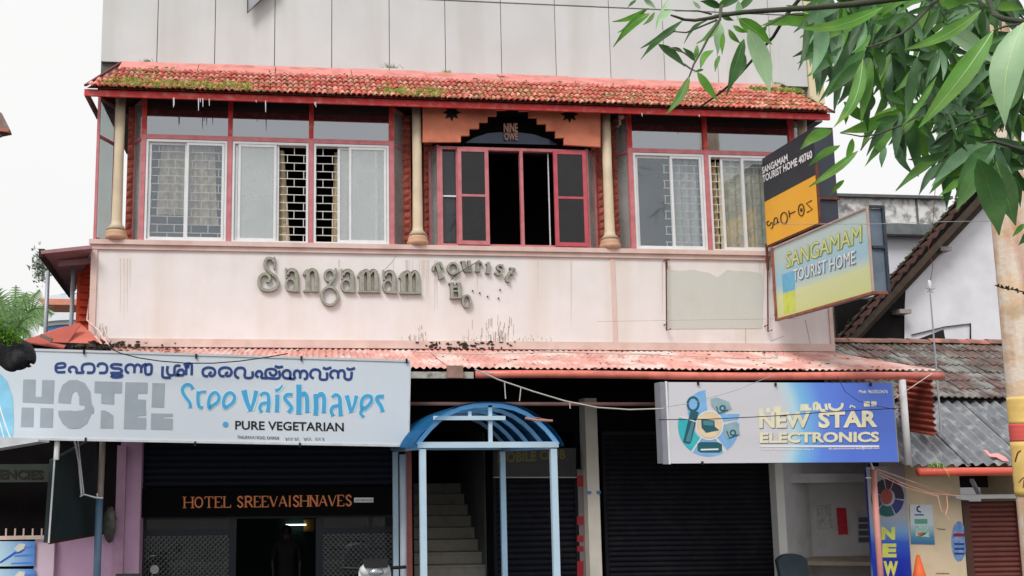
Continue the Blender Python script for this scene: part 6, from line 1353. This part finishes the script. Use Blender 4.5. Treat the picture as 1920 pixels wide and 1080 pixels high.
p = PY(-1.2).hit(703, 1040); scooter(p.x, -1.3, p.z, 'white scooter with black visor in front of the right mesh panel', True, ())

# ================================================================== MANGO TREE
mg = thing('mango_tree', 'mango tree boughs with long drooping leaves hanging over the right corner', 'tree', (4.6, -11.4, 0))
LV = [mat('mango_leaf_dark', (52, 100, 42), .5, .22, 14, .08, .35, (96, 120, 50), 9, spec=.4, rand=.3, trans=.15), mat('mango_leaf_bright', (92, 152, 50), .5, .18, 14, .08, .4, (150, 170, 70), 8, spec=.5, rand=.25, trans=.3),
      mat('mango_leaf_pale', (158, 194, 148), .4, .08, 14, .05, spec=.4, rand=.12, trans=.15), mat('mango_leaf_blue', (104, 146, 104), .45, .15, 14, .05, spec=.45, rand=.25, trans=.1), mat('mango_leaf_deep', (44, 84, 36), .5, .2, 14, .05, spec=.4, rand=.3)]
MID = mat('leaf_midrib', (190, 214, 150), .5)
def leaf_geo(mb, a, b_, w_, curl, face):
    """lanceolate leaf from a to b, folded along the midrib; returns midrib points"""
    ax = b_ - a; L = ax.length; d = ax.normalized(); n = 9
    side = d.cross(face).normalized(); up = side.cross(d).normalized(); rows = []; k = len(mb.v); mids = []
    for i in range(n):
        t = i / (n - 1); wd = w_ * .5 * (math.sin(math.pi * min(1, t * 1.04 + .0)) ** .75) * (1.12 - .5 * t) * 1.12
        if i == 0: wd = w_ * .03
        if i == n - 1: wd = 0.0015
        c = a + ax * t + up * curl * L * math.sin(math.pi * t) + side * curl * .8 * L * math.sin(math.pi * t)
        wv = .035 * L * math.sin(t * 13 + L * 50) * .3
        mb.v += [c - side * wd + up * (wd * .28 + wv), c, c + side * wd + up * (wd * .28 - wv)]; mids.append(c)
    for i in range(n - 1):
        j = k + i * 3; mb.f += [(j, j + 1, j + 4, j + 3), (j + 1, j + 2, j + 5, j + 4)]
    return mids, up
leafcount = 0; stuffleaf = [MB() for _ in LV]
def leaf(px0, py0, px1, py1, wpx, sh_, D=None, roll=None, thing_=True):
    global leafcount
    lpx = math.hypot(px1 - px0, py1 - py0); wpx = min(wpx, lpx * .33)
    D = D or min(5.2, max(2.5, .21 * F / max(lpx, 30))) * random.uniform(.94, 1.06)
    if lpx < 60: D = random.uniform(4.0, 5.4)
    A = PY(D - 15).hit(px0, py0); dD = random.uniform(-.25, .25) * (lpx / F * D); Bq = PY(D - 15 + dD).hit(px1, py1)
    wv = wpx / F * D * 1.12; vd = (CAM - A).normalized()
    roll = random.uniform(-.5, .5) if roll is None else roll
    face = (vd + Vector((math.sin(roll), 0, .3 * math.cos(roll * 3)))).normalized()
    if thing_:
        b = MB(); mids, up = leaf_geo(b, A, Bq, wv, random.uniform(-.12, .12), face)
        o = b.build('leaf', LV[sh_], mg, smooth=True); leafcount += 1
        if lpx > 75 and sh_ in (1, 2, 0):
            m_ = MB(); s0 = (Bq - A).cross(vd).normalized() * wv * .022; k = 0; vs = []
            for i, c in enumerate(mids[:-1]): f_ = 1 - i / len(mids); vs += [c - s0 * f_ + vd * .0018, c + s0 * f_ + vd * .0018]
            m_.add(vs, [(2 * i, 2 * i + 1, 2 * i + 3, 2 * i + 2) for i in range(len(mids) - 2)]); m_.build('midrib', MID if sh_ != 0 else LV[1], o)
    else: leaf_geo(stuffleaf[sh_], A, Bq, wv, random.uniform(-.08, .08), face)
LA = [(375,75,40,200,50,1),(385,125,45,435,75,1),(350,85,90,300,50,1),(430,110,320,230,40,1),(590,95,440,270,90,2),(690,185,300,445,55,0),(630,270,300,550,60,0),(460,405,710,615,75,0),(800,560,690,440,60,0),(690,480,560,440,25,0),(750,700,535,1050,80,1),(820,660,1015,935,75,1),(800,545,820,410,45,1),(970,460,850,640,80,1),(1030,170,815,400,60,1),(1030,200,1010,500,120,2),(1060,300,1050,500,45,1),(1030,510,985,660,40,1),(910,190,700,400,35,0),(1290,270,1490,850,170,2),(1250,360,1090,880,110,0),(1250,480,1160,750,70,0),(1200,170,1510,410,130,1),(1150,235,1280,300,45,1),(1110,270,1220,400,50,1),(1460,245,1330,370,80,0),(1200,10,1190,190,90,2),(1040,70,850,10,130,0),(1050,70,1230,-60,110,0),(1210,90,1370,-60,140,0),(1820,160,1750,650,60,0),(1865,240,1860,620,95,3),(560,0,480,110,60,2),(330,0,440,80,70,2),(850,80,780,10,70,2),(260,0,180,70,30,0),(1040,120,1160,190,90,0),(880,640,790,665,25,0),(1150,-20,1000,60,60,1)]
LB = [(700,60,0,240,110,1),(150,100,90,640,130,3),(270,170,290,560,110,3),(150,200,290,600,60,0),(345,160,380,300,60,0),(640,110,510,350,150,0),(550,400,240,430,90,1),(545,430,330,740,110,0),(530,500,280,1080,110,1),(620,490,740,790,150,2),(640,400,680,640,120,0),(760,380,640,640,60,2),(1530,85,880,420,110,1),(1630,260,1000,1080,180,1),(1890,190,1730,1060,260,2),(1200,220,1650,540,150,2),(1150,650,850,1080,50,1),(860,640,1030,770,90,0),(720,800,880,880,80,0),(740,870,640,960,40,1),(370,860,580,1030,130,1),(600,790,600,930,60,0),(640,1020,840,980,70,0),(1450,560,1380,670,70,2),(1610,590,1260,950,70,3),(1480,700,1250,830,80,3),(1630,60,1890,75,80,1),(1290,100,1420,230,130,1),(1130,350,1310,450,150,0),(1000,400,1120,440,110,3),(990,500,1070,600,80,1),(1060,590,920,680,80,1),(1370,880,1620,940,60,2),(700,-20,810,80,90,3),(850,30,910,330,80,3),(1230,0,1470,90,60,0),(520,0,250,60,70,1)]
LC = [(230,170,0,310,90,1),(290,280,60,430,60,1),(420,320,65,580,60,1),(380,230,330,380,50,1),(320,530,220,640,35,1),(380,10,510,120,130,1),(330,0,330,130,100,1),(540,150,460,200,70,1),(550,170,640,240,80,0),(520,240,560,320,45,1),(620,290,590,440,45,3),(840,30,640,280,80,1),(700,220,830,500,55,3),(700,210,760,410,70,3),(880,130,990,410,75,3),(1060,130,950,460,80,3),(990,0,840,240,110,1),(1060,60,960,170,110,0),(1140,300,1000,550,110,3),(1040,400,860,640,60,3),(1270,170,1150,380,70,3),(1150,380,1120,500,40,3),(1360,390,1130,750,130,0),(1290,380,1440,930,200,0),(1420,400,1560,860,170,0),(1250,560,1120,650,60,0),(1430,250,1450,540,55,2),(1350,220,1390,470,25,2),(1470,130,1340,180,110,2),(1250,60,1310,230,110,0),(1500,370,1620,440,90,0),(1620,850,1535,940,90,1),(1640,900,1580,1000,60,0),(1620,60,1480,170,60,3),(1620,100,1500,340,60,3),(1450,560,1480,680,60,2),(1250,-20,1480,60,90,1),(690,70,560,140,50,0),(1450,350,1550,520,25,2),(1620,250,1490,350,60,3),(1500,400,1600,640,110,0),(1200,100,1110,350,140,0),(1180,420,960,520,60,3)]
for L_, ox, oy, k in ((LA, 1140, 0, 4.908), (LB, 1500, 0, 4.5), (LC, 1500, 200, 3.857)):
    for a, b_, c, d, w_, s_ in L_: leaf(ox + a / k, oy + b_ / k, ox + c / k, oy + d / k, w_ / k, s_)
# twig clusters filling the dense part of the crown, further back
BKM = mat('twig_bark', (74, 78, 62), .8, .2, 20, .2); BKD = mat('dark_twig', (40, 36, 32), .8)
tw = MB()
def cluster(cx_, cyy, D, n, ln_px, dark, th):
    for i in range(n):
        a = random.gauss(math.pi / 2 + .25, .75); l = ln_px * random.uniform(.6, 1.2)
        x1, y1 = cx_ + math.cos(a) * l, cyy + math.sin(a) * l * 1.05
        leaf(cx_ + random.uniform(-4, 4), cyy + random.uniform(-4, 4), x1, y1, l * random.uniform(.15, .22), random.choice(dark), D * random.uniform(.97, 1.03), thing_=th)
spots = [(1640, 5), (1700, 25), (1760, 10), (1810, 30), (1870, 10), (1905, 60), (1760, 95), (1820, 105), (1870, 120), (1790, 150), (1850, 190), (1900, 200), (1780, 215), (1830, 240), (1880, 260), (1790, 260), (1860, 300), (1905, 320), (1680, 60), (1730, 130), (1620, 30), (1590, 5), (1745, 190)]
for x, y in spots:
    cluster(x, y, random.uniform(3.9, 4.8), 7, 62, (0, 4, 4, 3, 0), leafcount < 292)
for _ in range(48):
    x = random.uniform(1540, 1925); y = random.uniform(-30, 290) * min(1, (x - 1500) / 240) - 5
    cluster(x, y, random.uniform(4.2, 6.0), 7, 108, (0, 4, 0, 3, 1, 1), False)
for x, y in spots:
    if x > 1740: cluster(x + random.uniform(-15, 15), y + random.uniform(-20, 10), random.uniform(5.0, 6.0), 9, 55, (4, 4, 4, 0), False)
for _ in range(70): cluster(random.uniform(1560, 2700), random.uniform(-900, -60), random.uniform(3.5, 7), 9, 70, (0, 4, 1, 3), False)
for _ in range(24): cluster(random.uniform(1990, 2700), random.uniform(-60, 350), random.uniform(3.5, 7), 9, 70, (0, 4, 1, 3), False)
fg = None
for i, s_ in enumerate(stuffleaf):
    if s_.v: s_.build('foliage', LV[i], mg, smooth=True, kind='stuff')
def br(pts, r0, r1, D0, D1, nm='branch', m_=BKM):
    n = len(pts); P_ = [PY(D0 + (D1 - D0) * i / (n - 1) - 15).hit(*q_) for i, q_ in enumerate(pts)]
    MB().tube(P_, [r0 + (r1 - r0) * i / (n - 1) for i in range(n)], 8).build(nm, m_, mg, smooth=True)
TA = lambda p: tf(1140, 0, 4.908, p); TB = lambda p: tf(1500, 0, 4.5, p); TC_ = lambda p: tf(1500, 200, 3.857, p)
br([(2300, -60), (2050, -45), (1900, -25), (1700, -5), (1600, 8)] + TA([(1865, 72), (1500, 95), (1250, 112), (1040, 140), (950, 165), (800, 187), (700, 180), (620, 152), (580, 140)]), .016, .003, 3.4, 3.2)
br(TA([(1040, 60), (1035, 130), (1030, 180), (920, 350), (860, 470), (790, 590), (750, 700)]), .006, .0025, 3.2, 3.0)
br(TA([(1780, -30), (1640, 140), (1520, 340), (1400, 470), (1160, 745), (1050, 840), (850, 985)]), .012, .006, 5.5, 6.0, 'branch', BKD)
br(TB([(1170, -10), (1090, 60), (960, 200), (850, 290), (720, 350), (620, 385), (560, 400)]), .008, .003, 3.4, 3.3)
br(TB([(2000, 200), (1890, 185), (1720, 160), (1640, 120), (1580, -10)]), .012, .007, 3.0, 3.1)
br(TB([(1850, 205), (1720, 225), (1630, 260)]), .004, .003, 2.8, 2.8); br(TB([(1530, 90), (1535, 40), (1500, -20)]), .006, .006, 3.0, 3.0)
br(TC_([(1650, 330), (1500, 280), (1400, 250), (1330, 260)]), .008, .004, 3.4, 3.3); br(TC_([(860, 60), (740, 130), (560, 200), (440, 215), (360, 200), (290, 190)]), .005, .002, 3.8, 3.7); br(TC_([(440, 310), (500, 235), (560, 195)]), .003, .003, 3.7, 3.8)
br(TC_([(1060, 180), (1180, 120), (1350, 60)]), .006, .006, 4.2, 4.2)
for p_ in ([(1000, 185), (720, 300), (600, 290)], [(950, 130), (830, 100), (620, 100)], [(1800, 140), (1650, 130), (1500, 220), (1450, 245)], [(560, 440), (690, 480), (800, 560)], [(700, 590), (770, 640), (800, 650)]): br(TA(p_), .0035, .002, 3.2, 3.1)
MB().tube([(4.9, -11.3, 0), (4.7, -11.35, 2), (4.4, -11.4, 4.0), (3.6, -11.5, 4.9), (PY(-11.6).hit(2300, -60))], [.28, .24, .2, .09, .03], 14).build('trunk', mat('mango_bark', (104, 92, 78), .9, .2, 6, .4), mg, smooth=True)
